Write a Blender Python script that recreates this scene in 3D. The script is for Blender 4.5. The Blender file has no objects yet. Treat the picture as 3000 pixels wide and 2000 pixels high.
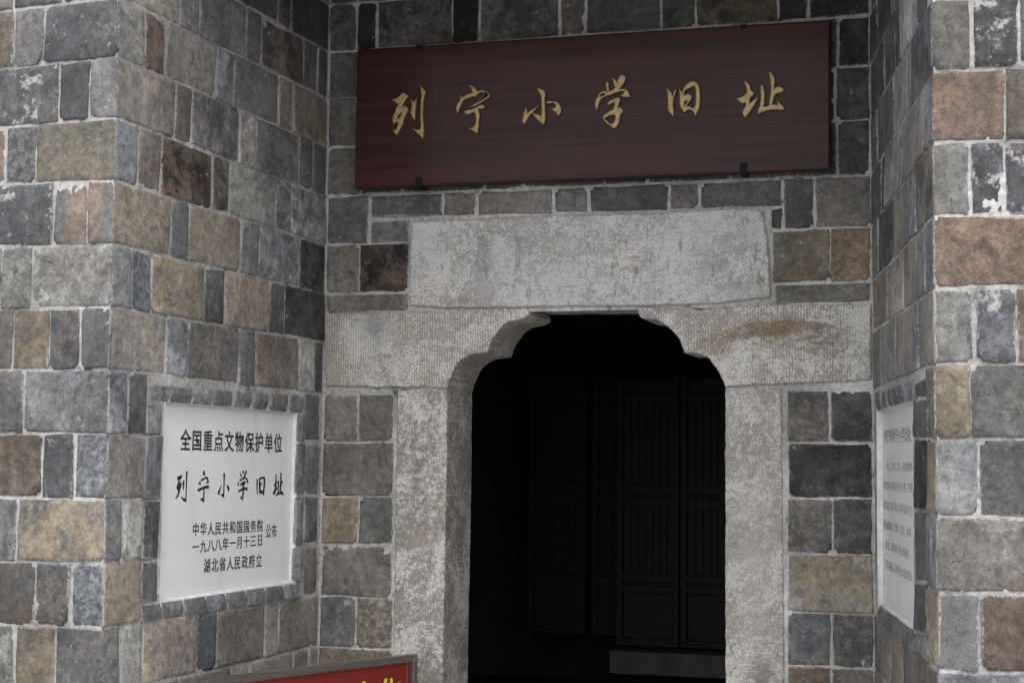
import bpy, bmesh, math, random
import numpy as np
from mathutils import Vector, Matrix
random.seed(11)
rng = np.random.default_rng(7)
sc = bpy.context.scene
COL = sc.collection
CAM={'loc': [2.603, -5.97876, 1.55], 'R': [[0.9573626, 0.2887357, 0.0094143], [0.0119477, -0.0721331, 0.9973235], [0.288642, -0.9546877, -0.0725072]], 'lens': 56.40008972492093}
# ------------------------------------------------------------ camera
cd = bpy.data.cameras.new('camera'); cam = bpy.data.objects.new('camera', cd); COL.objects.link(cam)
r_, u_, b_ = CAM['R']; l_ = CAM['loc']
cam.matrix_world = Matrix(((r_[0], u_[0], b_[0], l_[0]), (r_[1], u_[1], b_[1], l_[1]), (r_[2], u_[2], b_[2], l_[2]), (0, 0, 0, 1)))
cd.sensor_width = 36; cd.lens = CAM['lens']; cd.clip_end = 500; cd.clip_start = 0.05
sc.camera = cam
# ------------------------------------------------------------ sky, sun, exposure (overcast, drizzle)
SUN_EL, SUN_AZ = math.radians(55), math.radians(158)
w = bpy.data.worlds.new('World'); sc.world = w; w.use_nodes = True
nt = w.node_tree; nt.nodes.clear()
sky = nt.nodes.new('ShaderNodeTexSky'); sky.sky_type = 'NISHITA'; sky.sun_disc = False
sky.sun_elevation = SUN_EL; sky.sun_rotation = SUN_AZ; sky.dust_density = 4.0; sky.air_density = 1.0
hs = nt.nodes.new('ShaderNodeHueSaturation'); hs.inputs['Saturation'].default_value = 0.42
bgn = nt.nodes.new('ShaderNodeBackground'); bgn.inputs['Strength'].default_value = 0.14
wo = nt.nodes.new('ShaderNodeOutputWorld')
nt.links.new(sky.outputs[0], hs.inputs['Color']); nt.links.new(hs.outputs[0], bgn.inputs[0]); nt.links.new(bgn.outputs[0], wo.inputs[0])
sl = bpy.data.lights.new('sun', 'SUN'); sl.energy = 1.1; sl.angle = math.radians(150); sl.color = (1.0, 0.985, 0.97)
so = bpy.data.objects.new('sun', sl); COL.objects.link(so)
so.rotation_euler = (math.radians(90) - SUN_EL, 0, math.radians(22))
sc.view_settings.view_transform = 'Standard'; sc.view_settings.look = 'None'
sc.view_settings.gamma = 1.0; sc.view_settings.use_curve_mapping = False
sc.view_settings.exposure = 0.72
WPT=[[-0.4741, -1.5168], [-0.0571, -1.5369], [0.0, 0.0], [2.172, -0.0], [2.4455, -1.5409], [2.6739, -1.5276]]
BRICKS={
'pier_left':[
(-0.6478,2.985,-0.3858,2.988,-0.3858,2.8,-0.6478,2.795,'d/g',0),
(-0.3778,2.988,-0.2458,2.99,-0.2458,2.802,-0.3778,2.8,'g/l',0),
(-0.2378,2.99,0.01425,2.993,0.01425,2.807,-0.2378,2.802,'r/t',0),
(0.02225,2.993,0.1303,2.995,0.1303,2.809,0.02225,2.807,'l/g',0),
(0.1383,2.995,0.4175,2.998,0.4175,2.814,0.1383,2.809,'b/g:w',0),
(-0.4674,2.79,-0.2054,2.795,-0.2054,2.611,-0.4674,2.609,'g/t',0),
(-0.1974,2.795,-0.06543,2.798,-0.06543,2.613,-0.1974,2.611,'l/g',0),
(-0.05743,2.798,0.1946,2.802,0.1946,2.615,-0.05743,2.613,'b/g:W',0),
(0.2026,2.802,0.309,2.804,0.309,2.616,0.2026,2.615,'b/d',0),
(0.317,2.804,0.4175,2.806,0.4175,2.617,0.317,2.616,'L/l',0),
(-0.5436,2.6,-0.2816,2.603,-0.2816,2.432,-0.5436,2.437,'b/g',0),
(-0.2736,2.603,-0.1416,2.604,-0.1416,2.429,-0.2736,2.432,'b/g',0),
(-0.1336,2.604,-0.001561,2.605,-0.001561,2.426,-0.1336,2.429,'o/t',0),
(0.006439,2.605,0.1143,2.606,0.1143,2.424,0.006439,2.426,'b/g:s',0),
(0.1223,2.606,0.4175,2.609,0.4175,2.418,0.1223,2.424,'y/g',0),
(-0.4742,2.428,-0.2122,2.423,-0.2122,2.221,-0.4742,2.223,'d/g',0),
(-0.2042,2.422,-0.07221,2.42,-0.07221,2.22,-0.2042,2.221,'g/t',0),
(-0.06421,2.42,0.1878,2.415,0.1878,2.218,-0.06421,2.22,'b/d:W',0),
(0.1958,2.414,0.3134,2.412,0.3134,2.217,0.1958,2.218,'g/O:v',0),
(0.3214,2.412,0.4175,2.41,0.4175,2.216,0.3214,2.217,'O/g:v',0),
(-0.5478,2.216,-0.2858,2.214,-0.2858,2.016,-0.5478,2.016,'g/t',0),
(-0.2778,2.214,-0.1458,2.212,-0.1458,2.016,-0.2778,2.016,'g/t',0),
(-0.1378,2.212,-0.005839,2.211,-0.005839,2.016,-0.1378,2.016,'d/g',0),
(0.002161,2.211,0.1122,2.21,0.1122,2.016,0.002161,2.016,'l/g',0),
(0.1202,2.21,0.4175,2.208,0.4175,2.017,0.1202,2.016,'g/l',0),
(-0.3541,2.008,-0.09205,2.008,-0.09205,1.823,-0.3541,1.824,'b/g',0),
(-0.08405,2.008,0.04795,2.008,0.04795,1.822,-0.08405,1.823,'t/g',0),
(0.05594,2.008,0.1879,2.009,0.1879,1.821,0.05594,1.822,'t/y',0),
(0.1959,2.009,0.3015,2.009,0.3015,1.821,0.1959,1.821,'b/t',0),
(0.3095,2.009,0.4175,2.009,0.4175,1.82,0.3095,1.821,'L/g:s',0),
(-0.4449,1.816,-0.1829,1.815,-0.1829,1.616,-0.4449,1.616,'g/l',0),
(-0.1749,1.815,-0.0429,1.814,-0.0429,1.617,-0.1749,1.616,'g/d',0),
(-0.0349,1.814,0.0971,1.814,0.0971,1.617,-0.0349,1.617,'g/d',0),
(0.1051,1.814,0.4175,1.812,0.4175,1.618,0.1051,1.617,'g/L:w',0),
(-0.489,1.607,-0.227,1.608,-0.227,1.416,-0.489,1.417,'g/d',0),
(-0.219,1.608,-0.08703,1.609,-0.08703,1.415,-0.219,1.416,'g/t',0),
(-0.07903,1.609,0.173,1.61,0.173,1.414,-0.07903,1.415,'r/t',0),
(0.181,1.61,0.295,1.61,0.295,1.414,0.181,1.414,'b/d:w',0),
(0.303,1.61,0.4175,1.61,0.4175,1.413,0.303,1.414,'b/L:s',0),
(-0.4568,1.409,-0.1948,1.408,-0.1948,1.208,-0.4568,1.205,'d/g',0),
(-0.1868,1.408,-0.05479,1.407,-0.05479,1.21,-0.1868,1.208,'t/g',0),
(-0.04679,1.407,0.08521,1.407,0.08521,1.212,-0.04679,1.21,'l/b',0),
(0.09321,1.407,0.4175,1.405,0.4175,1.216,0.09321,1.212,'y/g',0),
(-0.5025,1.196,-0.2405,1.199,-0.2405,1.009,-0.5025,1.005,'t/g',0),
(-0.2325,1.199,-0.1005,1.201,-0.1005,1.01,-0.2325,1.009,'g/l',0),
(-0.09246,1.201,0.1595,1.205,0.1595,1.014,-0.09246,1.01,'r/d',0),
(0.1675,1.205,0.2925,1.206,0.2925,1.015,0.1675,1.014,'d/t',0),
(0.3005,1.207,0.4175,1.208,0.4175,1.017,0.3005,1.015,'b/L:s',0),
(-0.4506,0.9979,-0.1885,1.001,-0.1885,0.8062,-0.4506,0.8029,'g/l',0),
(-0.1805,1.001,-0.04855,1.003,-0.04855,0.808,-0.1805,0.8063,'g/d',0),
(-0.04055,1.003,0.09145,1.005,0.09145,0.8097,-0.04055,0.8081,'l/g',0),
(0.09945,1.005,0.2429,1.007,0.2429,0.8116,0.09945,0.8098,'y/t',0),
(0.2509,1.007,0.4175,1.009,0.4175,0.8138,0.2509,0.8117,'d/g',0),
(-0.396,3.185,-0.104,3.189,-0.104,3,-0.396,2.996,'d/g',0),
(-0.096,3.189,0.006802,3.19,0.006802,3.001,-0.096,3,'d/g',0),
(0.0148,3.19,0.2004,3.192,0.2004,3.003,0.0148,3.001,'g/d',0),
(0.2084,3.193,0.4175,3.195,0.4175,3.006,0.2084,3.004,'d/g',0),
(-0.446,3.776,-0.204,3.779,-0.204,3.59,-0.446,3.587,'g/d',0),
(-0.196,3.779,-0.054,3.78,-0.054,3.591,-0.196,3.59,'g/t',0),
(-0.046,3.78,0.096,3.782,0.096,3.593,-0.046,3.591,'g/l',0),
(0.104,3.782,0.4175,3.786,0.4175,3.597,0.104,3.593,'d/g',0),
(-0.546,3.577,-0.304,3.58,-0.304,3.391,-0.546,3.388,'g/t',0),
(-0.296,3.58,-0.104,3.583,-0.104,3.394,-0.296,3.391,'g/d',0),
(-0.096,3.583,0.146,3.586,0.146,3.397,-0.096,3.394,'l/g',0),
(0.154,3.586,0.4175,3.589,0.4175,3.4,0.154,3.397,'g/d',0),
(-0.446,3.382,-0.204,3.385,-0.204,3.196,-0.446,3.193,'g/l',0),
(-0.196,3.385,-0.054,3.386,-0.054,3.197,-0.196,3.196,'g/d',0),
(-0.046,3.386,0.096,3.388,0.096,3.199,-0.046,3.197,'g/l',0),
(0.104,3.388,0.4175,3.392,0.4175,3.203,0.104,3.199,'d/g',0),
(-0.546,0.7938,-0.304,0.7968,-0.304,0.6018,-0.546,0.5988,'d/g',0),
(-0.296,0.7969,-0.104,0.7993,-0.104,0.6043,-0.296,0.6019,'g/l',0),
(-0.096,0.7994,0.146,0.8024,0.146,0.6074,-0.096,0.6044,'g/l',0),
(0.154,0.8025,0.4175,0.8058,0.4175,0.6108,0.154,0.6075,'l/g',0),
(-0.446,0.592,-0.204,0.595,-0.204,0.4,-0.446,0.397,'g/d',0),
(-0.196,0.5951,-0.054,0.5969,-0.054,0.4019,-0.196,0.4001,'l/g',0),
(-0.046,0.597,0.096,0.5988,0.096,0.4038,-0.046,0.402,'g/d',0),
(0.104,0.5989,0.4175,0.6028,0.4175,0.4078,0.104,0.4039,'g/d',0),
(-0.546,0.3878,-0.304,0.3908,-0.304,0.1958,-0.546,0.1928,'g/l',0),
(-0.296,0.3909,-0.104,0.3933,-0.104,0.1983,-0.296,0.1959,'g/t',0),
(-0.096,0.3934,0.146,0.3964,0.146,0.2014,-0.096,0.1984,'g/d',0),
(0.154,0.3965,0.4175,0.3998,0.4175,0.2048,0.154,0.2015,'t/g',0),
(-0.446,0.186,-0.204,0.189,-0.204,-0.005972,-0.446,-0.008996,'g/l',0),
(-0.196,0.1891,-0.054,0.1909,-0.054,-0.004097,-0.196,-0.005872,'l/g',0),
(-0.046,0.191,0.096,0.1928,0.096,-0.002223,-0.046,-0.003998,'b/g',0),
(0.104,0.1929,0.4175,0.1968,0.4175,0.001793,0.104,-0.002123,'t/g',0),
(-0.546,-0.01825,-0.304,-0.01522,-0.304,-0.2102,-0.546,-0.2132,'d/g',0),
(-0.296,-0.01512,-0.104,-0.01272,-0.104,-0.2077,-0.296,-0.2101,'d/g',0),
(-0.096,-0.01262,0.146,-0.009598,0.146,-0.2046,-0.096,-0.2076,'d/g',0),
(0.154,-0.009499,0.4175,-0.006207,0.4175,-0.2012,0.154,-0.2045,'b/g',0),
],
'side_left':[
(0,3.392,0.3359,3.392,0.3359,3.203,0,3.203,'d/g',0),
(0.3439,3.392,0.5199,3.392,0.5199,3.203,0.3439,3.203,'g/d',0),
(0.5279,3.392,0.767,3.393,0.767,3.204,0.5279,3.203,'d/g',0),
(0.775,3.393,1.072,3.393,1.072,3.204,0.775,3.204,'D/d',0),
(1.08,3.393,1.196,3.393,1.196,3.204,1.08,3.204,'d/D',0),
(1.204,3.393,1.532,3.393,1.532,3.204,1.204,3.204,'D/D',0),
(0,3.195,0.3631,3.195,0.3631,3.007,0,3.006,'y/g',0),
(0.3711,3.195,0.4936,3.195,0.4936,3.007,0.3711,3.007,'b/g',0),
(0.5016,3.195,0.8329,3.196,0.8329,3.008,0.5016,3.007,'g/b',0),
(0.8409,3.196,0.953,3.196,0.953,3.008,0.8409,3.008,'b/g',0),
(0.961,3.196,1.303,3.196,1.303,3.009,0.961,3.008,'D/r',0),
(1.311,3.196,1.423,3.196,1.423,3.009,1.311,3.009,'d/D',0),
(1.431,3.196,1.532,3.196,1.532,3.009,1.431,3.009,'D/d',0),
(0,2.998,0.1484,2.998,0.1484,2.814,0,2.814,'l/g',0),
(0.1564,2.998,0.2776,2.999,0.2776,2.814,0.1564,2.814,'D/r',0),
(0.2856,2.999,0.6148,2.999,0.6148,2.813,0.2856,2.813,'g/t',0),
(0.6228,2.999,0.7387,3,0.7387,2.812,0.6228,2.813,'b/L',0),
(0.7467,3,1.095,3,1.095,2.811,0.7467,2.812,'d/g',0),
(1.103,3,1.219,3.001,1.219,2.811,1.103,2.811,'t/g',0),
(1.227,3.001,1.532,3.001,1.532,2.81,1.227,2.811,'Y/g',0),
(0,2.806,0.3481,2.805,0.3481,2.616,0,2.617,'t/g:w',0),
(0.3561,2.805,0.4585,2.805,0.4585,2.615,0.3561,2.616,'r/d',0),
(0.4665,2.805,0.7909,2.804,0.7909,2.614,0.4665,2.615,'g/d',0),
(0.7989,2.804,0.9245,2.804,0.9245,2.613,0.7989,2.614,'l/t',0),
(0.9325,2.804,1.278,2.803,1.278,2.611,0.9325,2.613,'g/d:w',0),
(1.286,2.803,1.399,2.802,1.399,2.611,1.286,2.611,'b/d',0),
(1.407,2.802,1.532,2.802,1.532,2.61,1.407,2.611,'d/b:s',0),
(0,2.609,0.1325,2.609,0.1325,2.417,0,2.418,'L/b',0),
(0.1405,2.609,0.2704,2.608,0.2704,2.417,0.1405,2.417,'r/g',0),
(0.2784,2.608,0.6111,2.606,0.6111,2.415,0.2784,2.417,'k/r:w',0),
(0.6191,2.606,0.7314,2.606,0.7314,2.415,0.6191,2.415,'D/t',0),
(0.7394,2.606,1.089,2.604,1.089,2.413,0.7394,2.415,'l/g',0),
(1.097,2.604,1.221,2.604,1.221,2.413,1.097,2.413,'b/l',0),
(1.229,2.604,1.532,2.602,1.532,2.411,1.229,2.413,'d/L',0),
(0,2.41,0.3384,2.409,0.3384,2.215,0,2.216,'t/T',0),
(0.3464,2.409,0.4634,2.408,0.4634,2.215,0.3464,2.215,'b/d:s',0),
(0.4714,2.408,0.8216,2.407,0.8216,2.214,0.4714,2.215,'T/t',0),
(0.8296,2.406,0.9528,2.406,0.9528,2.213,0.8296,2.214,'b/g',0),
(0.9608,2.406,1.306,2.404,1.306,2.213,0.9608,2.213,'b/L:d',0),
(1.314,2.404,1.532,2.403,1.532,2.212,1.314,2.212,'k/D',0),
(0,2.208,0.1075,2.207,0.1075,2.017,0,2.017,'L/g',0),
(0.1155,2.207,0.224,2.207,0.224,2.016,0.1155,2.017,'B/b:s',0),
(0.232,2.207,0.5747,2.206,0.5747,2.016,0.232,2.016,'g/y',0),
(0.5827,2.206,0.7147,2.206,0.7147,2.015,0.5827,2.015,'d/D',0),
(0.7227,2.206,1.059,2.205,1.059,2.014,0.7227,2.015,'t/O',0),
(1.067,2.205,1.183,2.205,1.183,2.014,1.067,2.014,'D/d',0),
(1.191,2.205,1.532,2.204,1.532,2.013,1.191,2.014,'D/k',0),
(0,2.009,0.3269,2.008,0.3269,1.817,0,1.82,'g/t',0),
(0.3349,2.008,0.4661,2.008,0.4661,1.815,0.3349,1.817,'b/L',0),
(0.4741,2.008,0.8294,2.007,0.8294,1.811,0.4741,1.815,'d/t',0),
(0.8374,2.007,0.9572,2.007,0.9572,1.81,0.8374,1.811,'d/b:s',0),
(0.9652,2.007,1.312,2.006,1.312,1.806,0.9652,1.81,'g/r',0),
(1.32,2.006,1.454,2.006,1.454,1.804,1.32,1.806,'g/l',0),
(1.462,2.006,1.532,2.005,1.532,1.803,1.462,1.804,'d/D',0),
(0,3.786,0.06121,3.786,0.06121,3.597,0,3.597,'g/l',0),
(0.06921,3.786,0.273,3.786,0.273,3.597,0.06921,3.597,'g/t',0),
(0.281,3.786,0.7493,3.787,0.7493,3.598,0.281,3.597,'g/d',0),
(0.7573,3.787,1.018,3.787,1.018,3.598,0.7573,3.598,'g/d',0),
(1.026,3.787,1.532,3.787,1.532,3.598,1.026,3.598,'t/g',0),
(0,3.589,0.2388,3.589,0.2388,3.4,0,3.4,'g/d',0),
(0.2468,3.589,0.632,3.589,0.632,3.4,0.2468,3.4,'g/l',0),
(0.64,3.589,0.9167,3.59,0.9167,3.401,0.64,3.4,'g/t',0),
(0.9247,3.59,1.32,3.59,1.32,3.401,0.9247,3.401,'g/l',0),
(1.328,3.59,1.532,3.59,1.532,3.401,1.328,3.401,'t/g',0),
(0,0.6028,0.3179,0.5994,0.3179,0.4044,0,0.4078,'l/g',0),
(0.3259,0.5994,0.6491,0.5959,0.6491,0.4009,0.3259,0.4044,'g/l',0),
(0.6571,0.5959,0.8928,0.5934,0.8928,0.3984,0.6571,0.4009,'g/d',0),
(0.9008,0.5933,1.299,0.5891,1.299,0.3941,0.9008,0.3983,'g/d',0),
(1.307,0.589,1.532,0.5866,1.532,0.3916,1.307,0.394,'t/g',0),
(0,0.3998,0.2254,0.3974,0.2254,0.2024,0,0.2048,'d/g',0),
(0.2334,0.3973,0.4773,0.3948,0.4773,0.1998,0.2334,0.2023,'b/g',0),
(0.4853,0.3947,0.9019,0.3903,0.9019,0.1953,0.4853,0.1997,'b/g',0),
(0.9099,0.3902,1.25,0.3866,1.25,0.1916,0.9099,0.1952,'t/g',0),
(1.258,0.3865,1.532,0.3836,1.532,0.1886,1.258,0.1915,'g/l',0),
(0,0.1968,0.3373,0.1932,0.3373,-0.001769,0,0.001793,'b/g',0),
(0.3453,0.1931,0.6679,0.1897,0.6679,-0.005259,0.3453,-0.001853,'b/g',0),
(0.6759,0.1897,0.911,0.1872,0.911,-0.007826,0.6759,-0.005343,'d/g',0),
(0.919,0.1871,1.316,0.1829,1.316,-0.0121,0.919,-0.007911,'d/g',0),
(1.324,0.1828,1.532,0.1806,1.532,-0.01438,1.324,-0.01219,'g/l',0),
(0,-0.006207,0.2451,-0.008795,0.2451,-0.2038,0,-0.2012,'g/l',0),
(0.2531,-0.008879,0.4964,-0.01145,0.4964,-0.2064,0.2531,-0.2039,'g/d',0),
(0.5044,-0.01153,0.9202,-0.01592,0.9202,-0.2109,0.5044,-0.2065,'g/d',0),
(0.9282,-0.01601,1.268,-0.01959,1.268,-0.2146,0.9282,-0.211,'g/t',0),
(1.276,-0.01968,1.532,-0.02238,1.532,-0.2174,1.276,-0.2147,'g/t',0),
(0,1.812,0.103,1.811,0.103,1.618,0,1.618,'b/L',0),
(0.111,1.811,0.2183,1.81,0.2183,1.617,0.111,1.618,'D/d',0),
(0,1.61,0.2239,1.609,0.2239,1.411,0,1.413,'g/t',0),
(0,1.405,0.09318,1.404,0.09318,1.216,0,1.216,'b/g',0),
(0.1012,1.404,0.2233,1.403,0.2233,1.215,0.1012,1.215,'g/l',0),
(0,1.208,0.2186,1.207,0.2186,1.014,0,1.017,'t/T',0),
(0,1.009,0.101,1.008,0.101,0.8127,0,0.8138,'b/g',0),
(0.109,1.008,0.2304,1.006,0.2304,0.8114,0.109,0.8126,'g/l',0),
(0.2384,1.006,0.5792,1.003,0.5792,0.8077,0.2384,0.8113,'g/y:w',0),
(0.5872,1.002,0.704,1.001,0.704,0.8064,0.5872,0.8076,'B/b',0),
(0.712,1.001,1.069,0.9972,1.069,0.8025,0.712,0.8063,'g/t',0),
(1.077,0.9971,1.182,0.996,1.182,0.8013,1.077,0.8024,'t/g',0),
(1.19,0.9959,1.532,0.9922,1.532,0.7976,1.19,0.8012,'t/d',0),
(0,0.8058,0.2058,0.8036,0.2058,0.6086,0,0.6108,'g/t',0),
(0.2138,0.8035,0.4559,0.801,0.4559,0.606,0.2138,0.6085,'d/D',0),
(0.4639,0.8009,0.8183,0.7972,0.8183,0.6022,0.4639,0.6059,'t/g',0),
(0.8263,0.7971,0.9583,0.7957,0.9583,0.6007,0.8263,0.6021,'b/L',0),
(0.9663,0.7956,1.31,0.792,1.31,0.597,0.9663,0.6006,'t/g',0),
(1.318,0.7919,1.444,0.7906,1.444,0.5956,1.318,0.5969,'b/d',0),
(1.452,0.7905,1.532,0.7896,1.532,0.5946,1.452,0.5955,'g/l',0),
(1.38,1.796,1.506,1.794,1.514,1.613,1.388,1.614,'d/b',0),
(1.389,1.593,1.508,1.597,1.507,1.402,1.39,1.408,'d/g',0),
(1.391,1.393,1.511,1.388,1.512,1.208,1.389,1.217,'d/b',0),
(1.39,1.197,1.51,1.192,1.511,1.005,1.392,1.014,'d/t',0),
(0.2445,1.777,0.3596,1.778,0.362,1.727,0.2469,1.727,'d/L',3),
(0.3727,1.778,0.5046,1.78,0.5072,1.725,0.3751,1.726,'d/g',3),
(0.5184,1.78,0.6404,1.781,0.643,1.725,0.5209,1.725,'b/L',3),
(0.6549,1.781,0.7878,1.782,0.7904,1.723,0.6575,1.724,'d/g',3),
(0.8029,1.783,0.9267,1.784,0.9295,1.722,0.8056,1.723,'b/L',3),
(0.9426,1.784,1.064,1.785,1.067,1.721,0.9453,1.722,'b/g',3),
(1.08,1.785,1.233,1.787,1.236,1.72,1.083,1.721,'b/g',3),
(1.251,1.787,1.357,1.788,1.36,1.719,1.254,1.72,'d/L',3),
(0.2143,1.714,0.3279,1.717,0.3263,1.622,0.2136,1.62,'d/L',1),
(0.214,1.611,0.3267,1.613,0.3239,1.408,0.213,1.411,'d/b',1),
(0.2134,1.402,0.3244,1.399,0.3218,1.209,0.2124,1.215,'D/b',1),
(0.2129,1.206,0.3222,1.2,0.3202,1.071,0.2121,1.08,'b/d',1),
(1.327,1.712,1.374,1.713,1.375,1.609,1.324,1.608,'b/d',2),
(1.325,1.598,1.375,1.598,1.376,1.403,1.321,1.404,'d/b',2),
(1.321,1.393,1.376,1.392,1.377,1.206,1.318,1.209,'b/L',2),
(1.318,1.198,1.377,1.195,1.378,1.066,1.315,1.07,'L/d',2),
(0.2168,1.065,0.3418,1.064,0.3444,1.01,0.2194,1.011,'d/b',4),
(0.3525,1.064,0.4815,1.063,0.4841,1.009,0.355,1.01,'b/g',4),
(0.4927,1.063,0.6307,1.063,0.6332,1.008,0.4953,1.009,'d/b',4),
(0.6425,1.062,0.7754,1.062,0.7779,1.006,0.645,1.007,'b/L',4),
(0.7878,1.062,0.9197,1.061,0.9222,1.005,0.7903,1.006,'b/g',4),
(0.9327,1.061,1.074,1.06,1.076,1.004,0.9352,1.005,'b/L',4),
(1.087,1.06,1.221,1.059,1.224,1.003,1.09,1.004,'d/b',4),
(1.236,1.059,1.361,1.059,1.363,1.002,1.238,1.003,'b/L',4),
],
'back':[
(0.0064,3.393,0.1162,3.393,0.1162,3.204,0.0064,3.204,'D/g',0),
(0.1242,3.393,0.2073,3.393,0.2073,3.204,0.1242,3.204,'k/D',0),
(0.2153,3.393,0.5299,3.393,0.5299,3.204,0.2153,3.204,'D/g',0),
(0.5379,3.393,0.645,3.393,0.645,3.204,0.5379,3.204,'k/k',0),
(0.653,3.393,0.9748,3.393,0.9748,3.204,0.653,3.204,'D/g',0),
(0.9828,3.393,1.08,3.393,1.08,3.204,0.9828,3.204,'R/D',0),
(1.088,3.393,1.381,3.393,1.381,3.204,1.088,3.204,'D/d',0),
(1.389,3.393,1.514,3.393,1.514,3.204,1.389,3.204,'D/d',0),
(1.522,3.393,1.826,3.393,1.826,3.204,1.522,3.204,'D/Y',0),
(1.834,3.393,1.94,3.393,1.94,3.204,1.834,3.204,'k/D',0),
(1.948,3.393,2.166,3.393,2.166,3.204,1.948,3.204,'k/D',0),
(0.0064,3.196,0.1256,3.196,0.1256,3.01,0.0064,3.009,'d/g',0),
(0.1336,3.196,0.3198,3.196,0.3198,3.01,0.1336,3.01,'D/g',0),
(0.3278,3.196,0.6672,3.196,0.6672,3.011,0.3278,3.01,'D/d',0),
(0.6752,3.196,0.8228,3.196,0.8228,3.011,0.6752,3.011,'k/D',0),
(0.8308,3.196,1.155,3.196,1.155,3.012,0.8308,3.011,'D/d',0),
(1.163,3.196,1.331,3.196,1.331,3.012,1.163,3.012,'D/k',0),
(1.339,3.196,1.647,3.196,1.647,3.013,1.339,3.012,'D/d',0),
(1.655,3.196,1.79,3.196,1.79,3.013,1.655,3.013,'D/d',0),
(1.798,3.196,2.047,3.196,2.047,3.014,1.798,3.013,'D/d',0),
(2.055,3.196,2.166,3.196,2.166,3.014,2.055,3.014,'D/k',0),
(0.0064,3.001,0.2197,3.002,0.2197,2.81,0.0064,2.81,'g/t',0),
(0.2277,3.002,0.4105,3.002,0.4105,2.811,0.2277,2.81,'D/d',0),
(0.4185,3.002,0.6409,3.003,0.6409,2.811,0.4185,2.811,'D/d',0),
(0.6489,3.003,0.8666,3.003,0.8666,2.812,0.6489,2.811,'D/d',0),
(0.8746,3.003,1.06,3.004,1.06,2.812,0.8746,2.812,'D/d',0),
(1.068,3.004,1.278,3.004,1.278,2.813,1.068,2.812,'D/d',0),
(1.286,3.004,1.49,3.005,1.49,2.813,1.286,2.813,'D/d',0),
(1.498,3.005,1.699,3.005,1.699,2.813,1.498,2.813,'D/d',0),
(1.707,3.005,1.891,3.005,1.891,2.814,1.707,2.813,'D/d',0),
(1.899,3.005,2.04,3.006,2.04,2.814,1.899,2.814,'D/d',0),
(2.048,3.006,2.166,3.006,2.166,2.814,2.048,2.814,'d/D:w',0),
(0.0064,2.802,0.149,2.802,0.149,2.61,0.0064,2.61,'t/g',0),
(0.157,2.802,0.3259,2.803,0.3259,2.61,0.157,2.61,'D/d',0),
(0.3339,2.803,0.6716,2.803,0.6716,2.609,0.3339,2.61,'D/d',0),
(0.6796,2.803,0.8265,2.804,0.8265,2.609,0.6796,2.609,'D/d',0),
(0.8345,2.804,1.157,2.804,1.157,2.608,0.8345,2.609,'D/d',0),
(1.165,2.804,1.332,2.805,1.332,2.608,1.165,2.608,'D/d',0),
(1.34,2.805,1.647,2.805,1.647,2.608,1.34,2.608,'D/d',0),
(1.655,2.805,1.789,2.806,1.789,2.607,1.655,2.608,'D/d',0),
(1.797,2.806,2.045,2.806,2.045,2.607,1.797,2.607,'D/d',0),
(2.053,2.806,2.166,2.806,2.166,2.607,2.053,2.607,'d/D',0),
(0.0064,2.602,0.1835,2.602,0.1835,2.412,0.0064,2.411,'g/b',0),
(1.854,2.599,1.962,2.599,1.962,2.413,1.854,2.413,'d/b',0),
(1.97,2.599,2.166,2.599,2.166,2.413,1.97,2.413,'t/g',0),
(0.0064,2.403,0.1455,2.404,0.1455,2.212,0.0064,2.212,'g/t',0),
(0.1535,2.404,0.3596,2.404,0.3596,2.212,0.1535,2.212,'k/r',0),
(1.811,2.405,2.017,2.405,2.017,2.212,1.811,2.212,'Y/g',0),
(2.025,2.405,2.166,2.405,2.166,2.212,2.025,2.212,'o/Y',0),
(0.1993,2.597,0.4955,2.597,0.4967,2.509,0.2008,2.511,'d/g',0),
(0.5099,2.597,0.6371,2.597,0.6381,2.508,0.511,2.509,'g/t',0),
(0.6513,2.597,0.9509,2.597,0.9517,2.505,0.6523,2.507,'t/g',0),
(0.9647,2.597,1.094,2.596,1.094,2.504,0.9655,2.505,'g/d',0),
(1.107,2.596,1.409,2.596,1.409,2.501,1.108,2.504,'d/b',0),
(1.422,2.596,1.524,2.596,1.524,2.501,1.423,2.501,'t/b',0),
(1.537,2.596,1.841,2.596,1.841,2.498,1.537,2.5,'b/d',0),
(0.201,2.494,0.3565,2.495,0.3577,2.411,0.2025,2.41,'g/d',0),
(1.804,2.489,1.844,2.489,1.844,2.412,1.804,2.412,'D/d',0),
(0.008591,2.199,0.358,2.198,0.3576,2.131,0.01143,2.13,'t/g',0),
(1.821,2.2,2.165,2.202,2.163,2.138,1.823,2.137,'g/t',0),
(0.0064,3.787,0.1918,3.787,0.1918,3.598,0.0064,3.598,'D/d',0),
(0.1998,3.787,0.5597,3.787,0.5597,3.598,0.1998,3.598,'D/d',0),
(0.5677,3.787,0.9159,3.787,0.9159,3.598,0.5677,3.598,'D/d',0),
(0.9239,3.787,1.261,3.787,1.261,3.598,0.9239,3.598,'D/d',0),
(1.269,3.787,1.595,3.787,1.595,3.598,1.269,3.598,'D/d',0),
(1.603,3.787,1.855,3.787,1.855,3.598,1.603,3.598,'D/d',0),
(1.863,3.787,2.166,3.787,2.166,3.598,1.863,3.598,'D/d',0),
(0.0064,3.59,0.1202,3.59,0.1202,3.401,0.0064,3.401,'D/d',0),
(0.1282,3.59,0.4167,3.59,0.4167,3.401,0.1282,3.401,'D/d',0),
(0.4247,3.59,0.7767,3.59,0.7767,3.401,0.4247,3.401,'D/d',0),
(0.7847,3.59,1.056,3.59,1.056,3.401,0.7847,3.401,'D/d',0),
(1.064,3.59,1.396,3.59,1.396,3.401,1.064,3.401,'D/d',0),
(1.404,3.59,1.726,3.59,1.726,3.401,1.404,3.401,'D/d',0),
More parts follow.
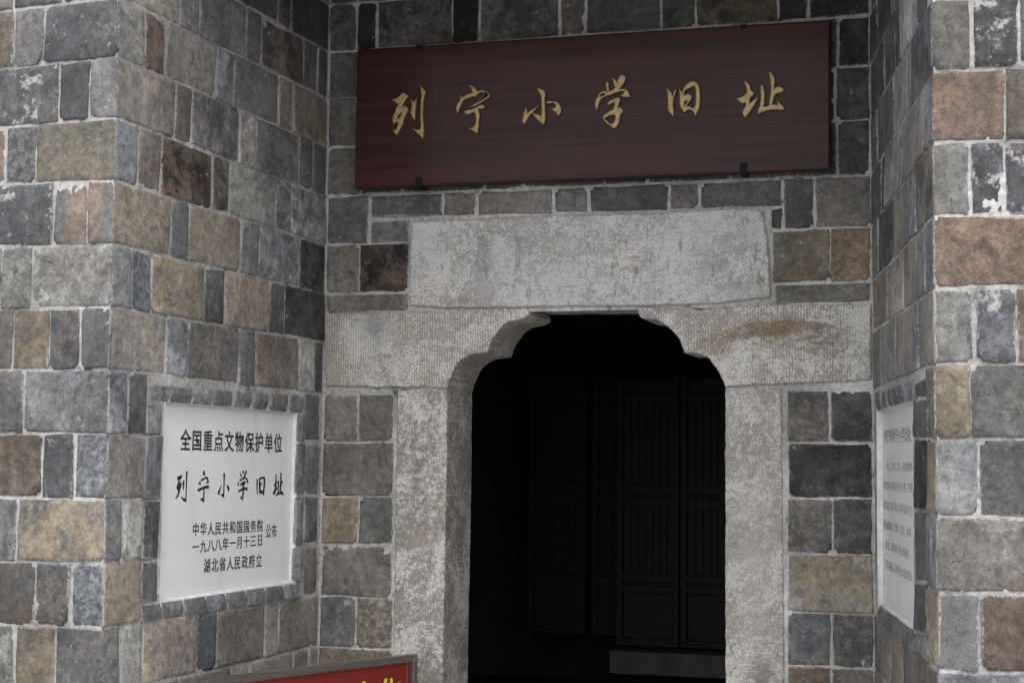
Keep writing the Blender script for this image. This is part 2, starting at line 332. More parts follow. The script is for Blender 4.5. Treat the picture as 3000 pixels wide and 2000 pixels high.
(1.734,3.59,2.166,3.59,2.166,3.401,1.734,3.401,'D/d',0),
(0.0064,1.795,0.1517,1.796,0.1517,1.61,0.0064,1.61,'g/t',0),
(0.1597,1.796,0.3022,1.797,0.3022,1.611,0.1597,1.61,'t/g',0),
(0.0064,1.602,0.3054,1.603,0.3054,1.398,0.0064,1.395,'t/g:y',0),
(0.0064,1.387,0.1574,1.388,0.1574,1.207,0.0064,1.206,'T/y',0),
(0.1654,1.389,0.3085,1.39,0.3085,1.208,0.1654,1.207,'d/g',0),
(0.0064,1.198,0.3059,1.2,0.3059,1.001,0.0064,1,'g/t',0),
(0.0064,0.9922,0.1528,0.9924,0.1528,0.7984,0.0064,0.7976,'b/g:w',0),
(0.1608,0.9925,0.3092,0.9927,0.3092,0.7993,0.1608,0.7984,'d/y:s',0),
(0.0064,0.7896,0.3124,0.7913,0.3124,0.5963,0.0064,0.5946,'t/T',0),
(0.0064,0.5866,0.16,0.5874,0.16,0.3924,0.0064,0.3916,'g/d',0),
(0.168,0.5875,0.3156,0.5883,0.3156,0.3933,0.168,0.3925,'t/g',0),
(0.0064,0.3836,0.3188,0.3853,0.3188,0.1903,0.0064,0.1886,'g/t',0),
(0.0064,0.1806,0.1672,0.1815,0.1672,-0.01351,0.0064,-0.01441,'g/d',0),
(0.1752,0.1815,0.322,0.1823,0.322,-0.01265,0.1752,-0.01347,'t/g',0),
(0.0064,-0.02241,0.3252,-0.02064,0.3252,-0.2156,0.0064,-0.2174,'g/t',0),
(1.865,1.807,2.013,1.808,2.013,1.622,1.865,1.621,'d/t',0),
(2.021,1.808,2.166,1.809,2.166,1.623,2.021,1.622,'D/d',0),
(1.865,1.613,2.166,1.615,2.166,1.421,1.865,1.418,'k/D',0),
(1.864,1.41,2.021,1.412,2.021,1.216,1.864,1.216,'d/t',0),
(2.029,1.412,2.166,1.413,2.166,1.217,2.029,1.217,'D/d',0),
(1.863,1.208,2.166,1.209,2.166,1.004,1.863,1.004,'y/g',0),
(1.863,0.9958,2.016,0.9961,2.016,0.8088,1.863,0.8079,'g/b',0),
(2.024,0.9961,2.166,0.9963,2.166,0.8096,2.024,0.8088,'d/g:s',0),
(1.862,0.7999,2.015,0.8008,2.015,0.6058,1.862,0.6049,'r/t',0),
(2.023,0.8008,2.166,0.8016,2.166,0.6066,2.023,0.6058,'t/g',0),
(1.861,0.5969,2.166,0.5986,2.166,0.4036,1.861,0.4019,'g/d',0),
(1.861,0.3939,2.013,0.3948,2.013,0.1998,1.861,0.1989,'g/d',0),
(2.021,0.3948,2.166,0.3956,2.166,0.2006,2.021,0.1998,'t/g',0),
(1.86,0.1909,2.166,0.1926,2.166,-0.002389,1.86,-0.004089,'g/t',0),
(1.86,-0.01209,2.011,-0.01125,2.011,-0.2062,1.86,-0.2071,'g/d',0),
(2.019,-0.0112,2.166,-0.01039,2.166,-0.2054,2.019,-0.2062,'t/g',0),
],
'side_right':[
(0.0064,3.393,0.4035,3.393,0.4035,3.204,0.0064,3.204,'D/d',0),
(0.4115,3.393,0.7696,3.392,0.7696,3.203,0.4115,3.204,'D/d',0),
(0.7776,3.392,1.099,3.392,1.099,3.203,0.7776,3.203,'d/D',0),
(1.107,3.392,1.404,3.391,1.404,3.202,1.107,3.203,'b/g',0),
(1.412,3.391,1.565,3.391,1.565,3.202,1.412,3.202,'g/l',0),
(0.0064,3.196,0.2274,3.196,0.2274,3.013,0.0064,3.014,'D/d',0),
(0.2354,3.196,0.6626,3.195,0.6626,3.01,0.2354,3.013,'D/d',0),
(0.6706,3.195,1.003,3.195,1.003,3.008,0.6706,3.01,'d/L',0),
(1.011,3.195,1.318,3.195,1.318,3.007,1.011,3.008,'L/l',0),
(1.326,3.195,1.565,3.194,1.565,3.005,1.326,3.007,'o/t',0),
(0.0064,3.006,0.4303,3.004,0.4303,2.813,0.0064,2.814,'D/b',0),
(0.4383,3.004,0.7622,3.002,0.7622,2.811,0.4383,2.813,'D/t',0),
(0.7702,3.002,0.87,3.001,0.87,2.811,0.7702,2.811,'D/d',0),
(0.878,3.001,1.29,2.999,1.29,2.809,0.878,2.811,'L/l',0),
(1.298,2.999,1.565,2.997,1.565,2.808,1.298,2.809,'D/b',0),
(0.0064,2.806,0.2126,2.806,0.2126,2.607,0.0064,2.607,'D/t',0),
(0.2206,2.805,0.6839,2.804,0.6839,2.609,0.2206,2.607,'D/g',0),
(0.6919,2.804,1.139,2.802,1.139,2.61,0.6919,2.609,'L/g',0),
(1.147,2.802,1.565,2.8,1.565,2.612,1.147,2.61,'D/b',0),
(0.0064,2.599,0.3197,2.6,0.3197,2.414,0.0064,2.413,'d/D',0),
(0.3277,2.6,0.4247,2.6,0.4247,2.414,0.3277,2.414,'k/D',0),
(0.4327,2.6,0.8873,2.602,0.8873,2.415,0.4327,2.414,'L/g',0),
(0.8953,2.602,1.249,2.603,1.249,2.416,0.8953,2.415,'g/t',0),
(1.257,2.603,1.407,2.603,1.407,2.417,1.257,2.416,'t/g',0),
(1.415,2.603,1.565,2.604,1.565,2.417,1.415,2.417,'b/L',0),
(0.0064,2.405,0.2418,2.406,0.2418,2.213,0.0064,2.212,'g/d',0),
(0.2498,2.406,0.7044,2.407,0.7044,2.214,0.2498,2.213,'B/D',0),
(0.7124,2.407,1.025,2.408,1.025,2.215,0.7124,2.214,'t/g',0),
(1.033,2.408,1.221,2.408,1.221,2.216,1.033,2.215,'b/L',0),
(1.229,2.408,1.565,2.409,1.565,2.217,1.229,2.216,'D/t',0),
(0.0064,2.204,0.48,2.206,0.48,2.022,0.0064,2.024,'t/r',0),
(0.488,2.206,0.9125,2.207,0.9125,2.021,0.488,2.022,'g/l',0),
(0.9205,2.207,1.237,2.208,1.237,2.02,0.9205,2.021,'t/g',0),
(1.245,2.208,1.422,2.208,1.422,2.019,1.245,2.02,'b/g',0),
(1.43,2.208,1.565,2.209,1.565,2.019,1.43,2.019,'g/b',0),
(0.0064,2.016,0.2809,2.015,0.2809,1.817,0.0064,1.817,'d/g',0),
(0.2889,2.015,0.7149,2.014,0.7149,1.817,0.2889,1.817,'g/l',0),
(0.7229,2.014,1.118,2.012,1.118,1.816,0.7229,1.817,'t/g',0),
(1.126,2.012,1.246,2.012,1.246,1.816,1.126,1.816,'L/b',0),
(1.254,2.012,1.565,2.011,1.565,1.816,1.254,1.816,'g/t',0),
(0.0064,3.787,0.4818,3.787,0.4818,3.598,0.0064,3.598,'l/g',0),
(0.4898,3.787,0.9571,3.786,0.9571,3.597,0.4898,3.598,'t/g',0),
(0.9651,3.786,1.357,3.785,1.357,3.596,0.9651,3.597,'d/g',0),
(1.365,3.785,1.565,3.785,1.565,3.596,1.365,3.596,'g/l',0),
(0.0064,3.59,0.6692,3.589,0.6692,3.4,0.0064,3.401,'g/t',0),
(0.6772,3.589,1.112,3.589,1.112,3.4,0.6772,3.4,'g/d',0),
(1.12,3.589,1.417,3.588,1.417,3.399,1.12,3.4,'g/t',0),
(1.425,3.588,1.565,3.588,1.565,3.399,1.425,3.399,'l/g',0),
(0.0064,0.5986,0.4716,0.5962,0.4716,0.4012,0.0064,0.4036,'d/g',0),
(0.4796,0.5962,0.9126,0.5939,0.9126,0.3989,0.4796,0.4012,'g/l',0),
(0.9206,0.5939,1.216,0.5924,1.216,0.3974,0.9206,0.3989,'g/d',0),
(1.224,0.5923,1.565,0.5906,1.565,0.3956,1.224,0.3973,'t/g',0),
(0.0064,0.3956,0.2588,0.3943,0.2588,0.1993,0.0064,0.2006,'t/g',0),
(0.2668,0.3943,0.7318,0.3919,0.7318,0.1969,0.2668,0.1993,'g/d',0),
(0.7398,0.3918,1.13,0.3898,1.13,0.1948,0.7398,0.1968,'d/g',0),
(1.138,0.3898,1.565,0.3876,1.565,0.1926,1.138,0.1948,'g/t',0),
(0.0064,0.1926,0.4449,0.1904,0.4449,-0.004644,0.0064,-0.002386,'g/l',0),
(0.4529,0.1903,0.8856,0.1881,0.8856,-0.006914,0.4529,-0.004685,'d/g',0),
(0.8936,0.188,1.189,0.1865,1.189,-0.008476,0.8936,-0.006955,'g/l',0),
(1.197,0.1865,1.565,0.1846,1.565,-0.01041,1.197,-0.008517,'b/g',0),
(0.0064,-0.01039,0.2322,-0.01155,0.2322,-0.2065,0.0064,-0.2054,'g/t',0),
(0.2402,-0.01159,0.7049,-0.01398,0.7049,-0.209,0.2402,-0.2066,'g/t',0),
(0.7129,-0.01402,1.103,-0.01603,1.103,-0.211,0.7129,-0.209,'g/l',0),
(1.111,-0.01608,1.565,-0.01841,1.565,-0.2134,1.111,-0.2111,'l/g',0),
(1.403,1.808,1.489,1.808,1.489,1.613,1.403,1.614,'r/t',0),
(1.497,1.808,1.565,1.808,1.565,1.613,1.497,1.613,'b/g',0),
(1.376,1.404,1.462,1.404,1.462,1.209,1.376,1.21,'b/g',0),
(1.47,1.404,1.565,1.403,1.565,1.209,1.47,1.209,'b/L',0),
(1.39,1.606,1.565,1.605,1.565,1.411,1.39,1.412,'y/t',0),
(1.362,1.202,1.565,1.201,1.565,1.005,1.362,1.005,'y/t',0),
(0.0064,0.9964,0.3802,0.9964,0.3802,0.8077,0.0064,0.8096,'g/d',0),
(0.3882,0.9964,0.5078,0.9964,0.5078,0.807,0.3882,0.8076,'l/g',0),
(0.5158,0.9964,0.8319,0.9965,0.8319,0.8054,0.5158,0.807,'T/t',0),
(0.8399,0.9965,0.9476,0.9965,0.9476,0.8048,0.8399,0.8053,'b/d',0),
(0.9556,0.9965,1.361,0.9966,1.361,0.8026,0.9556,0.8047,'g/t',0),
(1.369,0.9966,1.565,0.9966,1.565,0.8016,1.369,0.8026,'r/b',0),
(0.0064,0.8016,0.2855,0.8002,0.2855,0.6052,0.0064,0.6066,'g/d',0),
(0.2935,0.8001,0.7587,0.7977,0.7587,0.6027,0.2935,0.6051,'l/g',0),
(0.7667,0.7977,1.157,0.7957,1.157,0.6007,0.7667,0.6027,'T/t',0),
(1.165,0.7956,1.565,0.7936,1.565,0.5986,1.165,0.6006,'b/d',0),
(1.136,1.779,1.412,1.782,1.409,1.732,1.134,1.738,'d/D',0),
(0.1616,1.794,0.305,1.793,0.3009,1.731,0.1575,1.731,'d/g',3),
(0.3264,1.793,0.4618,1.792,0.4578,1.732,0.3224,1.731,'b/L',3),
(0.482,1.792,0.61,1.792,0.6061,1.732,0.478,1.732,'b/L',3),
(0.6292,1.792,0.7595,1.791,0.7556,1.732,0.6252,1.732,'d/g',3),
(0.7776,1.791,0.9093,1.79,0.9055,1.733,0.7737,1.732,'b/L',3),
(0.9264,1.79,1.059,1.789,1.055,1.733,0.9226,1.733,'b/L',3),
(1.075,1.789,1.184,1.789,1.181,1.733,1.071,1.733,'b/L',3),
(1.149,1.731,1.43,1.722,1.423,1.619,1.142,1.625,'D/d',0),
(1.141,1.615,1.423,1.613,1.41,1.421,1.128,1.414,'k/D',0),
(1.127,1.404,1.409,1.415,1.397,1.222,1.114,1.203,'b/d',0),
(1.113,1.193,1.396,1.217,1.387,1.083,1.104,1.056,'D/d',0),
(0.1353,1.046,0.2882,1.047,0.2844,0.9886,0.1315,0.9875,'b/g',4),
(0.3094,1.047,0.5992,1.049,0.5954,0.9909,0.3055,0.9888,'d/b',4),
(0.6181,1.049,1.01,1.051,1.006,0.9938,0.6143,0.991,'d/g',4),
(1.026,1.051,1.424,1.078,1.42,1.022,1.022,0.9939,'b/L',4),
],
'pier_right':[
(0,2.8,0.1008,2.801,0.1008,2.613,0,2.612,'g/t',0),
(0.1088,2.801,0.2244,2.803,0.2244,2.614,0.1088,2.613,'d/D:W',0),
(0.2324,2.803,0.4944,2.806,0.4944,2.616,0.2324,2.614,'t/g',0),
(0.5024,2.806,0.6444,2.808,0.6444,2.618,0.5024,2.617,'d/g',0),
(0.6524,2.808,0.8944,2.811,0.8944,2.62,0.6524,2.618,'b/g',0),
(0,2.604,0.1851,2.605,0.1851,2.415,0,2.417,'R/o',0),
(0.1931,2.606,0.3851,2.607,0.3851,2.412,0.1931,2.414,'R/t',0),
(0.3931,2.607,0.5351,2.609,0.5351,2.409,0.3931,2.411,'g/l',0),
(0.5431,2.609,0.7851,2.611,0.7851,2.405,0.5431,2.409,'d/g',0),
(0,2.409,0.09116,2.408,0.09116,2.215,0,2.217,'l/g',0),
(0.09916,2.408,0.1826,2.407,0.1826,2.213,0.09916,2.215,'b/D:W',0),
(0.1906,2.406,0.3826,2.404,0.3826,2.21,0.1906,2.213,'b/d:W',0),
(0.3906,2.403,0.5326,2.401,0.5326,2.207,0.3906,2.209,'g/l',0),
(0.5406,2.401,0.7826,2.398,0.7826,2.202,0.5406,2.206,'b/g',0),
(0,2.209,0.306,2.203,0.306,2.021,0,2.019,'o/R',0),
(0.314,2.203,0.456,2.2,0.456,2.022,0.314,2.021,'t/g',0),
(0.464,2.2,0.706,2.195,0.706,2.024,0.464,2.022,'d/g',0),
(0,2.011,0.1027,2.011,0.1027,1.817,0,1.816,'l/g',0),
(0.1107,2.012,0.2073,2.012,0.2073,1.819,0.1107,1.818,'b/L:W',0),
(0.2153,2.012,0.4773,2.015,0.4773,1.822,0.2153,1.819,'o/t',0),
(0.4853,2.015,0.6273,2.016,0.6273,1.823,0.4853,1.822,'g/l',0),
(0.6353,2.016,0.8773,2.018,0.8773,1.826,0.6353,1.824,'t/g',0),
(0,1.808,0.08816,1.809,0.08816,1.614,0,1.613,'y/t',0),
(0.09616,1.809,0.3982,1.813,0.3982,1.618,0.09616,1.614,'g/d',0),
(0.4062,1.813,0.5482,1.815,0.5482,1.62,0.4062,1.618,'g/t',0),
(0.5562,1.815,0.7982,1.817,0.7982,1.624,0.5562,1.621,'g/l',0),
(0,1.605,0.1077,1.606,0.1077,1.41,0,1.411,'L/l',0),
(0.1157,1.606,0.3077,1.609,0.3077,1.408,0.1157,1.41,'d/g',0),
(0.3157,1.609,0.4577,1.611,0.4577,1.406,0.3157,1.408,'g/t',0),
(0.4657,1.611,0.7077,1.615,0.7077,1.404,0.4657,1.406,'b/g',0),
(0,1.403,0.306,1.4,0.306,1.213,0,1.209,'l/t',0),
(0.314,1.4,0.456,1.398,0.456,1.215,0.314,1.213,'d/g',0),
(0.464,1.398,0.706,1.396,0.706,1.219,0.464,1.216,'g/l',0),
(0,1.201,0.1066,1.202,0.1066,1.005,0,1.005,'L/g:s',0),
(0.1146,1.202,0.3066,1.205,0.3066,1.006,0.1146,1.005,'R/r',0),
(0.3146,1.205,0.4566,1.207,0.4566,1.007,0.3146,1.006,'g/d',0),
(0.4646,1.208,0.7066,1.211,0.7066,1.009,0.4646,1.007,'g/d',0),
(0,0.9966,0.306,0.9983,0.306,0.8033,0,0.8016,'b/L',0),
(0.314,0.9983,0.456,0.9991,0.456,0.8041,0.314,0.8033,'g/l',0),
(0.464,0.9992,0.706,1.001,0.706,0.8055,0.464,0.8042,'g/l',0),
(0,3.785,0.126,3.787,0.126,3.598,0,3.596,'t/g',0),
(0.134,3.787,0.366,3.789,0.366,3.6,0.134,3.598,'g/t',0),
(0.374,3.79,0.496,3.791,0.496,3.602,0.374,3.601,'b/g',0),
(0.504,3.791,0.746,3.794,0.746,3.605,0.504,3.602,'d/g',0),
(0,3.588,0.246,3.591,0.246,3.402,0,3.399,'b/g',0),
(0.254,3.591,0.426,3.593,0.426,3.404,0.254,3.402,'d/g',0),
(0.434,3.593,0.616,3.595,0.616,3.406,0.434,3.404,'g/t',0),
(0.624,3.595,0.746,3.597,0.746,3.408,0.624,3.406,'g/t',0),
(0,3.391,0.126,3.393,0.126,3.204,0,3.202,'g/t',0),
(0.134,3.393,0.366,3.395,0.366,3.206,0.134,3.204,'g/t',0),
(0.374,3.396,0.496,3.397,0.496,3.208,0.374,3.207,'l/g',0),
(0.504,3.397,0.746,3.4,0.746,3.211,0.504,3.208,'d/g',0),
(0,3.194,0.246,3.197,0.246,3.008,0,3.005,'t/g',0),
(0.254,3.197,0.426,3.199,0.426,3.01,0.254,3.008,'l/g',0),
(0.434,3.199,0.616,3.201,0.616,3.012,0.434,3.01,'d/g',0),
(0.624,3.201,0.746,3.203,0.746,3.014,0.624,3.012,'t/g',0),
(0,2.997,0.126,2.999,0.126,2.81,0,2.808,'g/t',0),
(0.134,2.999,0.366,3.001,0.366,2.812,0.134,2.81,'t/g',0),
(0.374,3.002,0.496,3.003,0.496,2.814,0.374,2.813,'b/g',0),
(0.504,3.003,0.746,3.006,0.746,2.817,0.504,2.814,'t/g',0),
(0,0.7936,0.246,0.795,0.246,0.6,0,0.5986,'d/g',0),
(0.254,0.795,0.426,0.796,0.426,0.601,0.254,0.6,'g/l',0),
(0.434,0.796,0.616,0.797,0.616,0.602,0.434,0.601,'g/t',0),
(0.624,0.7971,0.746,0.7978,0.746,0.6028,0.624,0.6021,'g/t',0),
(0,0.5906,0.126,0.5913,0.126,0.3963,0,0.3956,'g/d',0),
(0.134,0.5913,0.366,0.5926,0.366,0.3976,0.134,0.3963,'t/g',0),
(0.374,0.5927,0.496,0.5934,0.496,0.3984,0.374,0.3977,'g/l',0),
(0.504,0.5934,0.746,0.5948,0.746,0.3998,0.504,0.3984,'g/d',0),
(0,0.3876,0.246,0.389,0.246,0.194,0,0.1926,'b/g',0),
(0.254,0.389,0.426,0.39,0.426,0.195,0.254,0.194,'l/g',0),
(0.434,0.39,0.616,0.391,0.616,0.196,0.434,0.195,'d/g',0),
(0.624,0.3911,0.746,0.3918,0.746,0.1968,0.624,0.1961,'b/g',0),
(0,0.1846,0.126,0.1853,0.126,-0.009708,0,-0.01041,'d/g',0),
(0.134,0.1853,0.366,0.1866,0.366,-0.008366,0.134,-0.009663,'d/g',0),
(0.374,0.1867,0.496,0.1874,0.496,-0.00764,0.374,-0.008322,'b/g',0),
(0.504,0.1874,0.746,0.1888,0.746,-0.006242,0.504,-0.007595,'b/g',0),
(0,-0.01841,0.246,-0.01704,0.246,-0.212,0,-0.2134,'b/g',0),
(0.254,-0.01699,0.426,-0.01603,0.426,-0.211,0.254,-0.212,'g/t',0),
(0.434,-0.01599,0.616,-0.01497,0.616,-0.21,0.434,-0.211,'d/g',0),
(0.624,-0.01492,0.746,-0.01424,0.746,-0.2092,0.624,-0.2099,'b/g',0),
],
}
G_cornerL=[[0.0141,1.8338],[0.0039,2.13],[0.3606,2.1212],[0.6114,2.1304],[0.8511,2.1329],[0.8637,2.1206],[0.8666,2.1072],[0.8487,2.0955],[0.8279,2.0918],[0.8057,2.0868],[0.7835,2.0778],[0.7627,2.0661],[0.7461,2.0516],[0.7295,2.029],[0.7157,2.0117],[0.7061,1.9877],[0.7006,1.9757],[0.6966,1.961],[0.6727,1.9599],[0.6488,1.9574],[0.6263,1.9523],[0.6052,1.9431],[0.5869,1.9298],[0.5715,1.9137],[0.5576,1.8923],[0.5465,1.8681],[0.5382,1.8479],[0.5314,1.8237]]
G_cornerR=[[1.3006,2.13],[1.298,2.1104],[1.3034,2.0933],[1.3167,2.0853],[1.3326,2.0811],[1.3511,2.0808],[1.3683,2.0779],[1.3842,2.0725],[1.3974,2.0658],[1.4171,2.0512],[1.4329,2.0354],[1.4474,2.0196],[1.4592,2.0013],[1.4684,1.9831],[1.4749,1.9662],[1.4776,1.9532],[1.4919,1.9544],[1.5088,1.9542],[1.5348,1.9488],[1.5543,1.9396],[1.5698,1.9292],[1.5853,1.9136],[1.5982,1.8968],[1.6098,1.8775],[1.6188,1.8569],[1.6252,1.8428],[1.6304,1.8262],[2.1672,1.8477],[2.169,2.123],[1.8042,2.1285],[1.5347,2.1167]]
G_lintel=[[0.3688,2.1552],[0.3683,2.4859],[0.678,2.4918],[0.9848,2.4933],[1.2966,2.4877],[1.7028,2.4928],[1.7745,2.4799],[1.7921,2.3763],[1.8005,2.158],[1.5995,2.1375],[1.3046,2.1339],[1.0693,2.1356],[0.8511,2.1369],[0.5116,2.139]]
G_jambL=[[0.3233,1.8122],[0.5315,1.821],[0.532,1.3456],[0.5271,0.7514],[0.5271,0.5443],[0.3275,0.5334],[0.3213,1.1981]]
G_jambR=[[1.6317,1.8236],[1.8413,1.8139],[1.8437,1.2982],[1.8473,0.8113],[1.8479,0.6167],[1.6327,0.6049],[1.6315,1.2949]]
G_board=[[0.1538,3.1862],[2.0319,3.1746],[2.0292,2.6182],[0.1506,2.6196]]
G_hooks=[[0.4175,3.1621],[0.4253,2.6196],[1.7115,3.1583],[1.7109,2.6191]]
G_plaqL=[[0.3505,1.7274],[1.3324,1.7203],[1.3277,1.0635],[0.3393,1.0625]]
G_plaqR=[[0.0623,1.7325],[1.11,1.7361],[1.064,1.0457],[0.04,1.0392]]
